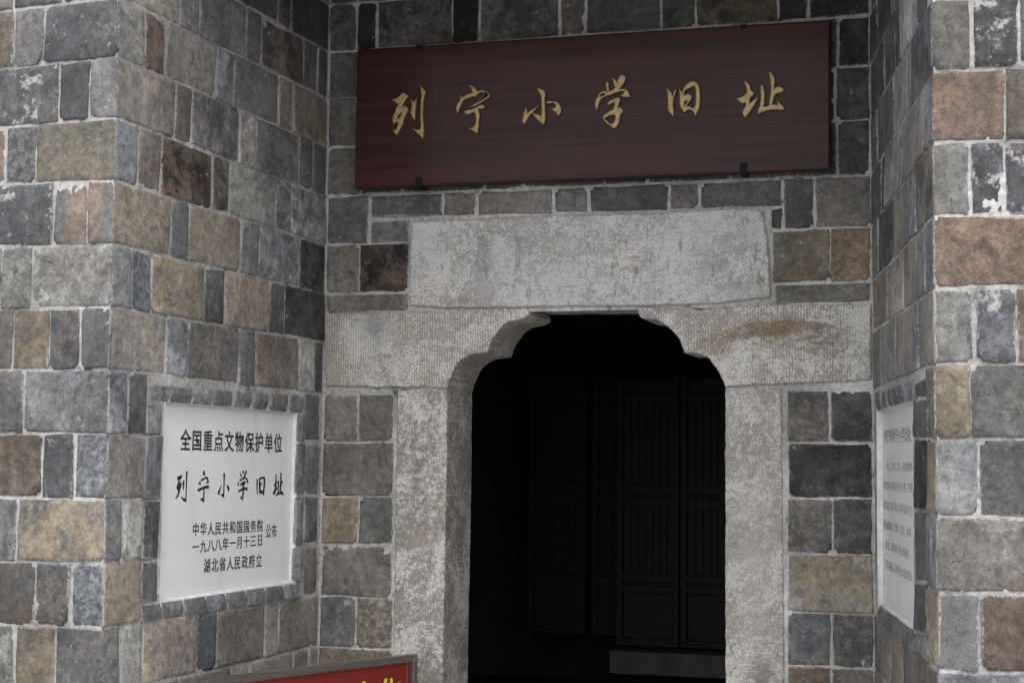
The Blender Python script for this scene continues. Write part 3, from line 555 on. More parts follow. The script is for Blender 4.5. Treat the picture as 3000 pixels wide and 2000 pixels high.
G_chars=[[[[0.3062,2.9779],[0.3155,2.9718],[0.3246,2.9718],[0.3362,2.9778],[0.3461,2.9867],[0.3534,2.9955],[0.3626,2.9937],[0.3727,2.9876],[0.3811,2.9792],[0.3697,2.968],[0.3616,2.9542],[0.3535,2.9404],[0.3601,2.9416],[0.3684,2.9408],[0.3768,2.9344],[0.3819,2.9262],[0.3771,2.9154],[0.3657,2.8987],[0.3618,2.8847],[0.3587,2.869],[0.3563,2.862],[0.3522,2.8599],[0.3466,2.846],[0.3385,2.8337],[0.3319,2.8259],[0.3218,2.8346],[0.3175,2.8443],[0.3157,2.8515],[0.3216,2.8464],[0.3291,2.8492],[0.3347,2.8592],[0.3395,2.8732],[0.3311,2.8768],[0.3228,2.8772],[0.3204,2.8678],[0.3153,2.876],[0.3117,2.8936],[0.3181,2.9075],[0.3254,2.9261],[0.3367,2.9492],[0.3249,2.9554],[0.3114,2.9665]],[[0.3538,2.9182],[0.3439,2.9093],[0.3342,2.8956],[0.3384,2.893],[0.3434,2.8935],[0.349,2.9027]],[[0.3854,2.9702],[0.3963,2.9633],[0.408,2.9548],[0.4136,2.9671],[0.4193,2.9778],[0.4162,2.9622],[0.4132,2.9434],[0.411,2.9183],[0.4083,2.8799],[0.4007,2.8889],[0.3888,2.9085],[0.3943,2.9319],[0.3948,2.9492]],[[0.4294,3.0191],[0.4386,3.013],[0.4487,3.0014],[0.4538,2.99],[0.4482,2.9793],[0.4437,2.9481],[0.4417,2.9104],[0.4438,2.8819],[0.4474,2.8566],[0.4478,2.8314],[0.444,2.8065],[0.4315,2.8165],[0.4114,2.8348],[0.3913,2.8547],[0.4046,2.8478],[0.4196,2.8423],[0.432,2.844],[0.4333,2.8636],[0.4312,2.8952],[0.4315,2.9345],[0.4335,2.966],[0.4332,2.9896]]],[[[0.6296,3.01],[0.6443,3.0068],[0.6573,2.9998],[0.6639,2.9916],[0.6688,2.9835],[0.6817,2.9866],[0.6963,2.9878],[0.7076,2.9805],[0.7174,2.9713],[0.7207,2.9618],[0.716,2.9543],[0.7031,2.9488],[0.6871,2.938],[0.6679,2.9274],[0.6485,2.9214],[0.6315,2.9185],[0.6452,2.9271],[0.6645,2.9369],[0.6805,2.9516],[0.6933,2.9665],[0.6972,2.9764],[0.6834,2.978],[0.6738,2.9754],[0.6674,2.9695],[0.6626,2.9636],[0.6562,2.9605],[0.648,2.9636],[0.6367,2.9588],[0.6254,2.9547],[0.6173,2.9544],[0.6093,2.9463],[0.6013,2.9342],[0.595,2.9158],[0.5887,2.8977],[0.5787,2.9166],[0.581,2.9306],[0.5914,2.9441],[0.597,2.9532],[0.5943,2.9745],[0.6075,2.962],[0.622,2.9721],[0.6349,2.9753],[0.647,2.9801],[0.6445,2.9896],[0.6362,3.001]],[[0.6146,2.9085],[0.6357,2.9117],[0.6583,2.917],[0.6744,2.9255],[0.6872,2.9307],[0.6953,2.9274],[0.7019,2.9162],[0.689,2.9122],[0.6713,2.9116],[0.6779,2.9004],[0.6789,2.8801],[0.6759,2.8569],[0.6746,2.8336],[0.6711,2.8151],[0.6562,2.8221],[0.6431,2.8305],[0.6284,2.8383],[0.643,2.8391],[0.6527,2.8402],[0.6591,2.85],[0.6637,2.8653],[0.6619,2.8872],[0.656,2.9008],[0.6423,2.8953],[0.6246,2.89],[0.618,2.8958]]],[[[0.9112,2.9808],[0.9224,2.9804],[0.9337,2.9754],[0.9471,2.965],[0.9451,2.9515],[0.9439,2.9324],[0.9455,2.9035],[0.9465,2.8761],[0.9471,2.8488],[0.937,2.8359],[0.9208,2.8488],[0.9066,2.8646],[0.8924,2.8804],[0.9008,2.8854],[0.9121,2.8786],[0.9254,2.8752],[0.9304,2.8688],[0.9301,2.9044],[0.9282,2.9319],[0.9276,2.9511],[0.9198,2.9625],[0.9113,2.9726]],[[0.8689,2.9098],[0.8732,2.9006],[0.8737,2.8869],[0.888,2.8957],[0.9048,2.9044],[0.9223,2.913],[0.9119,2.9013],[0.8979,2.8883],[0.884,2.8753],[0.8742,2.8621],[0.8673,2.8488],[0.8631,2.8408],[0.8553,2.848],[0.853,2.8633],[0.8564,2.8796],[0.8626,2.8971]],[[0.9482,2.9205],[0.9692,2.9234],[0.9831,2.9263],[0.9957,2.9226],[1.0056,2.9098],[1.012,2.8931],[1.0086,2.8783],[0.9989,2.8672],[0.9863,2.8808],[0.9708,2.8967],[0.9644,2.9052],[0.9764,2.8977],[0.9847,2.9],[0.9874,2.9081],[0.9804,2.9166],[0.9692,2.9211],[0.9489,2.9191]]],[[[1.1845,2.9887],[1.1991,2.9895],[1.1975,2.9718],[1.2001,2.953],[1.2121,2.9583],[1.2223,2.9636],[1.218,2.9706],[1.2119,2.993],[1.2101,3.0083],[1.2221,2.9974],[1.2316,2.9867],[1.2341,3.0018],[1.2443,3.0139],[1.2562,3.0123],[1.2656,2.9999],[1.2614,2.9866],[1.2513,2.972],[1.2411,2.96],[1.2598,2.9589],[1.2718,2.9506],[1.2803,2.9366],[1.2804,2.9248],[1.2634,2.9249],[1.2429,2.9303],[1.2514,2.9382],[1.2599,2.9479],[1.2428,2.9497],[1.2224,2.945],[1.2019,2.9368],[1.178,2.9306],[1.1643,2.9212],[1.1592,2.9028],[1.1516,2.8821],[1.1438,2.8918],[1.1411,2.9123],[1.1505,2.9304],[1.1624,2.945],[1.1727,2.9512],[1.1847,2.9505],[1.1873,2.9436],[1.1916,2.9467],[1.1855,2.964]],[[1.1659,2.9414],[1.177,2.9484],[1.1847,2.948],[1.1873,2.9428],[1.1745,2.9376],[1.1634,2.9331]],[[1.1918,2.9112],[1.2088,2.9187],[1.2259,2.9262],[1.2378,2.928],[1.2438,2.9201],[1.2413,2.9084],[1.2337,2.8895],[1.2465,2.8862],[1.2542,2.8774],[1.2543,2.8656],[1.2424,2.8595],[1.2416,2.8393],[1.2358,2.8211],[1.2265,2.8097],[1.2171,2.8035],[1.206,2.8142],[1.1922,2.8284],[1.1767,2.8427],[1.1732,2.853],[1.18,2.8645],[1.1988,2.8736],[1.2142,2.8829],[1.2192,2.8962],[1.2209,2.9079],[1.2089,2.9035],[1.1936,2.8967]],[[1.1818,2.8492],[1.2006,2.8566],[1.2202,2.8607],[1.2229,2.8487],[1.2204,2.8337],[1.2127,2.8273],[1.2008,2.8262],[1.1905,2.8352]]],[[[1.4211,2.9529],[1.4329,2.944],[1.4411,2.9342],[1.4452,2.9222],[1.4458,2.9164],[1.4516,2.9324],[1.4586,2.946],[1.4627,2.9481],[1.4552,2.9299],[1.4505,2.9114],[1.4482,2.8975],[1.4482,2.88],[1.4512,2.8623],[1.4512,2.8506],[1.4477,2.8409],[1.4366,2.8525],[1.426,2.866],[1.426,2.887],[1.4259,2.9105],[1.4235,2.934]],[[1.465,2.9515],[1.4738,2.944],[1.482,2.933],[1.4843,2.9445],[1.4925,2.9569],[1.5064,2.969],[1.5204,2.9734],[1.5331,2.9697],[1.5448,2.9597],[1.5494,2.9443],[1.5512,2.915],[1.5512,2.886],[1.5477,2.8664],[1.5414,2.8516],[1.5321,2.8381],[1.5263,2.8501],[1.5193,2.8598],[1.5112,2.8643],[1.5007,2.8608],[1.4891,2.8544],[1.4798,2.8666],[1.4716,2.881],[1.471,2.9021],[1.4703,2.929]],[[1.4913,2.9383],[1.4913,2.9196],[1.4983,2.9251],[1.5065,2.9258],[1.5158,2.9206],[1.5204,2.911],[1.5158,2.8996],[1.5065,2.8884],[1.4972,2.8784],[1.5065,2.8791],[1.5158,2.8751],[1.524,2.8688],[1.5298,2.8732],[1.5321,2.8928],[1.5326,2.9219],[1.5308,2.9477],[1.525,2.9533],[1.5134,2.9475],[1.5018,2.9412]],[[1.4891,2.8906],[1.4914,2.8834],[1.4949,2.8832],[1.5013,2.8945],[1.4995,2.8999],[1.4949,2.8984]]],[[[1.714,2.9616],[1.7258,2.9594],[1.736,2.9484],[1.7404,2.9348],[1.7433,2.9228],[1.7506,2.9194],[1.7557,2.9117],[1.7476,2.9018],[1.7381,2.8934],[1.7359,2.8758],[1.7505,2.8868],[1.7688,2.8991],[1.771,2.896],[1.7578,2.8716],[1.7446,2.8501],[1.7329,2.8344],[1.7197,2.8233],[1.7095,2.8342],[1.7073,2.8462],[1.7169,2.859],[1.7213,2.8677],[1.7205,2.8781],[1.7081,2.8758],[1.6964,2.8839],[1.6868,2.8963],[1.7037,2.9013],[1.7198,2.9093],[1.7257,2.9179],[1.7243,2.9328],[1.7199,2.9449]],[[1.7813,2.945],[1.7885,2.9365],[1.7929,2.917],[1.7935,2.8947],[1.7928,2.8726],[1.7884,2.861],[1.8,2.8619],[1.8087,2.8643],[1.8088,2.8791],[1.8132,2.9084],[1.8147,2.9379],[1.8118,2.9603],[1.8054,2.9917],[1.8119,2.9913],[1.825,2.9787],[1.8315,2.965],[1.8314,2.9443],[1.827,2.9253],[1.8365,2.9337],[1.848,2.9337],[1.8596,2.9279],[1.8646,2.9187],[1.8581,2.9103],[1.8436,2.9074],[1.832,2.9029],[1.8277,2.8928],[1.8247,2.8782],[1.8196,2.8667],[1.8392,2.8641],[1.8385,2.873],[1.8356,2.8813],[1.8493,2.8709],[1.8608,2.8585],[1.8666,2.8479],[1.8579,2.841],[1.8377,2.8465],[1.8159,2.847],[1.7942,2.8422],[1.7796,2.8364],[1.7672,2.8311],[1.7658,2.8489],[1.7738,2.8663],[1.7768,2.8883],[1.7768,2.9179],[1.7754,2.9387]]]]
G_calli=[[[[0.4715,1.4766],[0.4847,1.4783],[0.5019,1.4825],[0.4999,1.4738],[0.4887,1.4635],[0.4754,1.4645],[0.4713,1.4672]],[[0.4787,1.4636],[0.4903,1.4653],[0.4841,1.455],[0.5008,1.4548],[0.498,1.4444],[0.4903,1.4307],[0.4859,1.417],[0.4748,1.406],[0.4617,1.4041],[0.4744,1.4138],[0.4811,1.4283],[0.4666,1.4397],[0.4744,1.4499]],[[0.5079,1.4625],[0.5183,1.4615],[0.517,1.4459],[0.512,1.4304],[0.5087,1.4443]],[[0.5292,1.4962],[0.5407,1.4906],[0.5356,1.4822],[0.5349,1.4544],[0.5338,1.4196],[0.5335,1.3901],[0.5205,1.393],[0.5068,1.4002],[0.4997,1.4085],[0.515,1.4026],[0.5286,1.4015],[0.5293,1.4284],[0.5291,1.4631]]],[[[0.6465,1.4978],[0.6565,1.4885],[0.6567,1.4823],[0.6473,1.4801],[0.6425,1.4851]],[[0.6155,1.4499],[0.6193,1.4569],[0.6272,1.46],[0.6288,1.4471]],[[0.6311,1.4657],[0.646,1.47],[0.6669,1.476],[0.6759,1.4733],[0.6848,1.458],[0.684,1.4536],[0.6662,1.4529],[0.6756,1.4581],[0.669,1.4706],[0.6532,1.4672],[0.6331,1.4603]],[[0.6076,1.4315],[0.6335,1.4373],[0.6579,1.4423],[0.6844,1.4446],[0.686,1.4321],[0.6759,1.435],[0.6554,1.4344],[0.6559,1.4086],[0.6552,1.387],[0.6409,1.3912],[0.6265,1.3995],[0.6441,1.3986],[0.6491,1.4034],[0.6495,1.4327],[0.6304,1.4285],[0.6114,1.4239]]],[[[0.7877,1.4856],[0.7999,1.4855],[0.7975,1.455],[0.7967,1.4241],[0.7972,1.3987],[0.7829,1.4044],[0.7715,1.4119],[0.7891,1.4125],[0.7916,1.4405],[0.7902,1.4696]],[[0.7749,1.4429],[0.7683,1.4264],[0.7599,1.4094],[0.7487,1.4168],[0.7608,1.4301]],[[0.8129,1.4439],[0.8326,1.4378],[0.8348,1.429],[0.8296,1.4209],[0.8197,1.4329]]],[[[0.913,1.4871],[0.925,1.4777],[0.9229,1.4726],[0.9123,1.4778]],[[0.9289,1.4926],[0.9424,1.4948],[0.9389,1.487],[0.9333,1.4823]],[[0.9578,1.4981],[0.9639,1.4915],[0.9473,1.4711],[0.965,1.4681],[0.9774,1.453],[0.9658,1.4494],[0.9605,1.4644],[0.9417,1.4665],[0.9082,1.456],[0.911,1.463],[0.9376,1.4711],[0.9524,1.4887]],[[0.8934,1.4466],[0.9018,1.4548],[0.9044,1.44]],[[0.9156,1.4463],[0.9307,1.4536],[0.9538,1.4567],[0.9522,1.4477],[0.9428,1.4413],[0.9432,1.4329],[0.9685,1.4341],[0.9701,1.4232],[0.9435,1.4255],[0.9407,1.4032],[0.9344,1.387],[0.9238,1.3924],[0.9146,1.4],[0.9312,1.3979],[0.9339,1.4247],[0.9035,1.4165],[0.9013,1.4225],[0.9317,1.4313],[0.9349,1.4461],[0.9197,1.4398]]],[[[1.0395,1.4628],[1.0492,1.4617],[1.0479,1.4371],[1.0501,1.405],[1.0446,1.4107],[1.0406,1.4372]],[[1.0582,1.4664],[1.0923,1.4728],[1.108,1.4679],[1.1089,1.4478],[1.1036,1.4192],[1.0996,1.3993],[1.0848,1.4119],[1.0668,1.4075],[1.0602,1.4218]],[[1.0665,1.4616],[1.0691,1.4482],[1.0852,1.45],[1.0735,1.4406],[1.0711,1.4216],[1.0824,1.4215],[1.0927,1.4175],[1.0976,1.4441],[1.0967,1.4651],[1.0845,1.4652]]],[[[1.1932,1.4807],[1.2004,1.4797],[1.1998,1.4526],[1.2071,1.4505],[1.201,1.4448],[1.1997,1.4274],[1.2121,1.433],[1.1941,1.4101],[1.1811,1.4016],[1.1733,1.4085],[1.1893,1.4256],[1.191,1.4333],[1.1804,1.4383],[1.1925,1.4488]],[[1.2111,1.4554],[1.2208,1.4553],[1.2214,1.4115],[1.2299,1.4124],[1.2322,1.4561],[1.2322,1.4853],[1.2415,1.4872],[1.2421,1.4541],[1.2566,1.4529],[1.2414,1.4404],[1.2395,1.4151],[1.2553,1.4139],[1.2645,1.3991],[1.2451,1.4043],[1.2197,1.4038],[1.1968,1.3965],[1.1986,1.4042],[1.2143,1.4097],[1.2124,1.435]]]]
G_textL=[["全国重点文物保护单位",0.5189,1.5999,1.2071,1.5973,0.0678],["中华人民共和国国务院",0.6022,1.2924,1.0737,1.2882,0.0425],["公布",1.1431,1.2651,1.1905,1.2645,0.0489],["一九八八年一月十三日",0.605,1.2323,1.076,1.2347,0.0412],["湖北省人民政府立",0.6858,1.1628,1.0713,1.1588,0.0454]]
G_textR=[["列宁市列宁小学旧址",0.1405,1.6395,0.8016,1.6363,0.0459],["一九三○年二月，由苏维埃",0.1442,1.5332,0.8526,1.5339,0.0289],["政府将原小学改名列宁小学，免费",0.0424,1.4653,0.8484,1.4704,0.0282],["招收贫苦工农子弟入学并设共产主",0.0379,1.3954,0.8436,1.3986,0.0294],["义课程编教材，军事、音乐、体育",0.0333,1.3267,0.7978,1.3291,0.0294],["等。 课 目，教育青少年为革命打",0.0288,1.2581,0.8261,1.2586,0.0294],["下了坚实基础，培养出大批优秀人",0.0243,1.1894,0.8299,1.1935,0.0294],["才。",0.0202,1.1257,0.1069,1.1273,0.0294]]
G_sign=[[0.1383,-1.228,0.8282],[0.543,-0.35,0.8282]]
G_signpts=[[0.9426,0.798],[0.9668,0.8282],[0.9673,0.8008],[0.7204,0.7489],[0.7961,0.7513],[0.8475,0.7525],[0.9161,0.7979],[0.8219,0.7415]]
# ------------------------------------------------------------ node helper
class NT:
    def __init__(s, name):
        s.m = bpy.data.materials.new(name); s.m.use_nodes = True
        s.t = s.m.node_tree; s.t.nodes.clear()
        s.out = s.t.nodes.new('ShaderNodeOutputMaterial')
        s.b = s.t.nodes.new('ShaderNodeBsdfPrincipled'); s.t.links.new(s.b.outputs[0], s.out.inputs[0])
    def put(s, sock, v):
        if v is None: return
        if isinstance(v, bpy.types.NodeSocket): s.t.links.new(v, sock)
        elif isinstance(v, (tuple, list)) and sock.type == 'RGBA': sock.default_value = (*v[:3], 1)
        else: sock.default_value = v
    def n(s, typ, ins=None, **kw):
        nd = s.t.nodes.new('ShaderNode' + typ)
        for k, v in kw.items(): setattr(nd, k, v)
        for k, v in (ins or {}).items(): s.put(nd.inputs[k], v)
        return nd
    def math(s, op, a, b=None, c=None, clamp=False):
        nd = s.n('Math', {0: a, 1: b, 2: c}, operation=op, use_clamp=clamp); return nd.outputs[0]
    def vec(s, op, a, b=None, scale=None):
        nd = s.n('VectorMath', {0: a, 1: b}, operation=op)
        if scale is not None: s.put(nd.inputs['Scale'], scale)
        return nd.outputs['Value'] if op in ('DOT_PRODUCT', 'LENGTH', 'DISTANCE') else nd.outputs[0]
    def noise(s, p, scale, detail=6, rough=.6, dist=0., col=False):
        nd = s.n('TexNoise', {'Vector': p, 'Scale': scale, 'Detail': detail, 'Roughness': rough, 'Distortion': dist})
        return nd.outputs['Color' if col else 'Fac']
    def ss(s, v, a, b, lo=0., hi=1.):
        return s.n('MapRange', {'Value': v, 'From Min': a, 'From Max': b, 'To Min': lo, 'To Max': hi}, interpolation_type='SMOOTHSTEP').outputs[0]
    def mix(s, f, a, b, mode='MIX'):
        nd = s.n('Mix', data_type='RGBA', blend_type=mode)
        s.put(nd.inputs[0], f); s.put(nd.inputs[6], a); s.put(nd.inputs[7], b); return nd.outputs[2]
    def mul(s, c, v):
        return s.vec('SCALE', c, scale=v)
    def bump(s, h, dist=.003, strength=.8, normal=None):
        s.put(s.b.inputs['Normal'], s.n('Bump', {'Height': h, 'Distance': dist, 'Strength': strength}).outputs[0])
    def fin(s, col, rough=.85, spec=.35, metal=0.):
        s.put(s.b.inputs['Base Color'], col); s.put(s.b.inputs['Roughness'], rough)
        s.put(s.b.inputs['Specular IOR Level'], spec); s.put(s.b.inputs['Metallic'], metal)
        return s.m
LIME = (.50, .485, .46)
def mat_brick():
    s = NT('old_grey_brick')
    tc = s.n('TexCoord').outputs['Object']; rnd = s.n('ObjectInfo').outputs['Random']
    off = s.n('CombineXYZ', {0: s.math('MULTIPLY', rnd, 37.), 1: s.math('MULTIPLY', rnd, 91.), 2: s.math('MULTIPLY', rnd, 53.)}).outputs[0]
    P = s.vec('ADD', tc, off)
    at = lambda k: s.n('Attribute', attribute_type='OBJECT', attribute_name=k)
    ca, cb, pm = at('ca').outputs['Color'], at('cb').outputs['Color'], s.n('SeparateXYZ', {0: at('pm').outputs['Vector']})
    sp, wh, hf = pm.outputs
    rim = s.n('Attribute', attribute_type='GEOMETRY', attribute_name='rim').outputs['Fac']
    n1 = s.noise(P, 8.5, 7, .62, .6)
    n2 = s.noise(P, 42., 8, .78)
    n4 = s.noise(P, 190., 4, .7)
    loc = s.n('SeparateXYZ', {0: tc})
    hs_ = s.ss(s.math('ADD', loc.outputs[0], s.math('MULTIPLY', s.math('SUBTRACT', n1, .5), .16)), -.03, .03)
    nA = s.noise(P, 10.5, 10, .70, .8)
    f = s.mix(hf, s.math('ADD', s.math('MULTIPLY', s.ss(n1, .38, .64), .45), s.math('MULTIPLY', s.ss(nA, .475, .535), .55)), hs_)
    # fine speckled bricks use a finer mottle
    f = s.mix(sp, f, s.ss(n2, .44, .58))
    c = s.mix(f, ca, cb)
    # soft clouds, grain and soot
    c = s.mul(c, s.ss(s.noise(P, 3.2, 4, .6), .3, .7, .80, 1.16))
    c = s.mul(c, s.ss(n2, .28, .74, .58, 1.40))
    c = s.mul(c, s.ss(n4, .3, .7, .84, 1.17))
    st = s.noise(s.vec('MULTIPLY', P, (34., 34., 3.)), 1., 5, .6)
    c = s.mul(c, s.ss(st, .3, .7, .90, 1.09))
    soot = s.ss(s.noise(P, 13., 10, .74), .54, .68)
    c = s.mix(s.math('MULTIPLY', soot, .50), c, (.04, .042, .045))
    # crisp worn patches, scuffs and light specks
    nB = s.noise(s.vec('ADD', P, (6., 1., 12.)), 24., 10, .74, .3)
    c = s.mul(c, s.ss(nB, .55, .59, 1., .80)); c = s.mul(c, s.ss(nB, .40, .44, 1.20, 1.))
    sc_ = s.noise(s.vec('MULTIPLY', P, (16., 16., 120.)), 1., 5, .65, .8)
    c = s.mix(s.math('MULTIPLY', s.math('MULTIPLY', s.ss(sc_, .66, .70), s.ss(s.noise(P, 7., 3), .50, .60)), .55), c, (.05, .048, .045))
    spk = s.math('MULTIPLY', s.ss(s.noise(s.vec('ADD', P, (4., 4., 9.)), 105., 3, .6), .69, .72), s.ss(s.noise(P, 8., 4), .47, .56))
    c = s.mix(s.math('MULTIPLY', spk, .7), c, (.50, .49, .47))
    # damp and dirt that run on across the joints
    W = s.n('NewGeometry').outputs['Position']
    c = s.mul(c, s.ss(s.noise(W, 2.6, 9, .68), .34, .66, .74, 1.16))
    # ochre bloom
    och = s.ss(s.noise(s.vec('ADD', P, (9., 3., 4.)), 17., 9, .74), .57, .70)
    c = s.mix(s.math('MULTIPLY', och, .42), c, (.27, .238, .19))
    # pits
    pit = s.math('MULTIPLY', s.ss(s.noise(s.vec('ADD', P, (2., 8., 5.)), 120., 3, .55), .66, .71), s.ss(s.noise(P, 12., 4), .42, .60))
    c = s.mix(s.math('MULTIPLY', pit, .75), c, (.03, .03, .03))
    # hairline cracks and scratches
    vc = s.n('TexVoronoi', {'Vector': s.vec('ADD', P, s.vec('SCALE', s.noise(P, 14., 4, .6, 0, True), scale=.06)), 'Scale': 7.}, feature='DISTANCE_TO_EDGE').outputs['Distance']
    crk = s.math('MULTIPLY', s.ss(vc, .0, .012, 1., 0.), s.ss(s.noise(P, 9., 3), .54, .62))
    c = s.mix(s.math('MULTIPLY', crk, .55), c, (.045, .043, .04))
    # lime splashes
    nl = s.noise(s.vec('ADD', P, (3., 7., 1.)), 15., 10, .68)
    nl = s.math('ADD', nl, s.math('MULTIPLY', s.math('SUBTRACT', s.noise(P, 85., 6, .75), .5), .30))
    lime = s.ss(s.math('ADD', nl, s.math('MULTIPLY', wh, .15)), .665, .76)
    spl = s.math('MULTIPLY', s.ss(n4, .62, .70), s.ss(s.noise(P, 21., 3), .48, .62))
    rimf = s.ss(s.math('ADD', rim, s.math('MULTIPLY', s.math('SUBTRACT', s.noise(P, 95., 8, .78), .5), 2.4)), s.math('MULTIPLY_ADD', s.noise(s.n('NewGeometry').outputs['Position'], 5., 3), -1.5, 1.52), s.math('MULTIPLY_ADD', s.noise(s.n('NewGeometry').outputs['Position'], 5., 3), -1.5, 1.82))
    lf = s.math('MAXIMUM', s.math('MULTIPLY', lime, .85), s.math('MAXIMUM', s.math('MULTIPLY', spl, .5), s.math('MULTIPLY', rimf, .62)))
    c = s.mix(lf, c, s.mul(LIME if False else s.mix(n2, (.34, .335, .325), (.51, .505, .49)), 1.0))
    h = s.math('ADD', s.math('MULTIPLY', n2, .55), s.math('MULTIPLY', n4, .22))
    h = s.math('ADD', h, s.math('MULTIPLY', n1, .5))
    h = s.math('SUBTRACT', h, s.math('MULTIPLY', pit, .5))
    h = s.math('SUBTRACT', h, s.math('MULTIPLY', crk, .5))
    h = s.math('ADD', h, s.math('MULTIPLY', lf, .35))
    s.bump(h, .0045, .85)
    return s.fin(c, s.ss(n2, .3, .7, .72, .95), .3)
def mat_mortar():
    s = NT('lime_mortar'); P = s.n('NewGeometry').outputs['Position']
    n1 = s.noise(P, 3.5, 5, .6); n2 = s.noise(P, 60., 8, .75); n3 = s.noise(P, 14., 6, .7)
    c = s.mix(s.ss(n1, .35, .65), (.38, .375, .365), (.54, .535, .525))
    c = s.mix(s.ss(n3, .52, .70), c, (.17, .165, .155))
    c = s.mul(c, s.ss(s.noise(P, 2.6, 9, .68), .34, .66, .68, 1.14))
    c = s.mul(c, s.ss(n2, .25, .75, .62, 1.22))
    vo = s.n('TexVoronoi', {'Vector': P, 'Scale': 260.}).outputs['Distance']
    c = s.mix(s.math('MULTIPLY', s.ss(vo, .1, .3, 1., 0.), .35), c, (.16, .15, .14))
    s.bump(s.math('ADD', s.math('MULTIPLY', n2, .8), s.math('MULTIPLY', n3, .5)), .004, .9)
    return s.fin(c, .95, .2)
def mat_stone(name, tool=1., snap=3.14, base=(.33, .31, .275), white=.5, ochre=None, pitch=.0085, cell=5., dark=.45, plaster=0.):
    s = NT(name); P = s.n('TexCoord').outputs['Object']
    q = s.n('SeparateXYZ', {0: P}); x, z = q.outputs[0], q.outputs[2]
    wob = s.noise(P, 9., 3, .5, 0, True)
    vn = s.n('TexVoronoi', {'Vector': s.vec('ADD', P, s.vec('SCALE', wob, scale=.10)), 'Scale': cell})
    ang = s.math('MULTIPLY', s.n('SeparateColor', {0: vn.outputs['Color']}).outputs[0], snap)
    if snap < 2: ang = s.math('SNAP', ang, .785)
    pr = s.math('ADD', s.math('MULTIPLY', x, s.math('COSINE', ang)), s.math('MULTIPLY', z, s.math('SINE', ang)))
    pr = s.math('ADD', pr, s.math('MULTIPLY', s.noise(P, 26., 4, .6), .012))
    wv = s.math('SINE', s.math('MULTIPLY', pr, 6.283 / pitch))
    w01 = s.math('MULTIPLY_ADD', wv, .5, .5)
    n1 = s.noise(P, 5., 7, .62, .4); n2 = s.noise(P, 55., 9, .8); n3 = s.noise(P, 170., 6, .75)
    c = s.mix(s.ss(n1, .36, .62), base, tuple(v * .82 for v in base))
    c = s.mix(s.math('MULTIPLY', s.ss(s.noise(s.vec('ADD', P, (5, 2, 8)), 4., 6, .65), .52, .68), .5), c, (.33, .27, .19))
    # whitish lime caught on the tooled ridges
    wf = s.math('ADD', s.math('MULTIPLY', n2, 1.0), s.math('MULTIPLY', s.math('SUBTRACT', w01, .5), .12 * tool))
    wf = s.math('ADD', wf, s.math('MULTIPLY', s.math('SUBTRACT', n3, .5), .75))
    wf = s.math('ADD', wf, s.math('MULTIPLY', s.math('SUBTRACT', s.noise(P, 4.2, 5, .65), .5), .9))
    wt = s.ss(wf, .58 - white * .16, .735 - white * .16)
    c = s.mix(s.math('MULTIPLY', wt, .78), c, (.66, .655, .64))
    # grime
    g = s.ss(s.math('ADD', s.noise(s.vec('ADD', P, (1, 4, 2)), 5.5, 8, .7), s.math('MULTIPLY', s.math('SUBTRACT', n3, .5), .25)), .60, .74)
    c = s.mix(s.math('MULTIPLY', g, dark), c, (.10, .095, .085))
    if plaster:
        # bluish plaster film and thin ochre scratches on the lintel face
        pf = s.ss(s.noise(s.vec('MULTIPLY', P, (1., 1., 1.4)), 3.4, 7, .6, .5), .44, .58)
        pc = s.mix(s.ss(n2, .35, .65), (.40, .42, .45), (.56, .57, .59))
        c = s.mix(s.math('MULTIPLY', pf, .50), c, pc)
        lines = s.ss(s.noise(s.vec('MULTIPLY', P, (7., 7., 80.)), 1., 7, .75, .6), .54, .60)
        oc = s.math('MULTIPLY', lines, s.ss(s.noise(P, 6.5, 5, .6), .42, .54))
        c = s.mix(s.math('MULTIPLY', oc, .50), c, (.30, .245, .12))
        dk = s.math('MULTIPLY', s.ss(s.noise(s.vec('MULTIPLY', P, (46., 46., 7.)), 1., 6, .7), .56, .63), s.ss(n1, .45, .54))
        c = s.mix(s.math('MULTIPLY', dk, .55), c, (.12, .13, .14))
    if ochre:
        for (ox, oz, rx, rz, a, oc_) in ochre:
            dx = s.math('DIVIDE', s.math('SUBTRACT', x, ox), rx); dz = s.math('DIVIDE', s.math('SUBTRACT', z, oz), rz)
            dd = s.math('SQRT', s.math('ADD', s.math('MULTIPLY', dx, dx), s.math('MULTIPLY', dz, dz)))
            m_ = s.ss(s.math('ADD', dd, s.math('MULTIPLY', s.math('SUBTRACT', s.noise(s.vec('MULTIPLY', P, (1., 1., 2.5)), 11., 8, .72), .5), 3.2)), .15, 1.05, 1., 0.)
            c = s.mix(s.math('MULTIPLY', m_, a), c, oc_)
    c = s.mul(c, s.ss(n3, .25, .75, .70, 1.22))
    h = s.math('ADD', s.math('MULTIPLY', w01, .32 * tool), s.math('MULTIPLY', n2, .85))
    h = s.math('ADD', h, s.math('ADD', s.math('MULTIPLY', n3, .40), s.math('MULTIPLY', n1, .8)))
    s.bump(h, .006, .9)
    return s.fin(c, .92, .25)
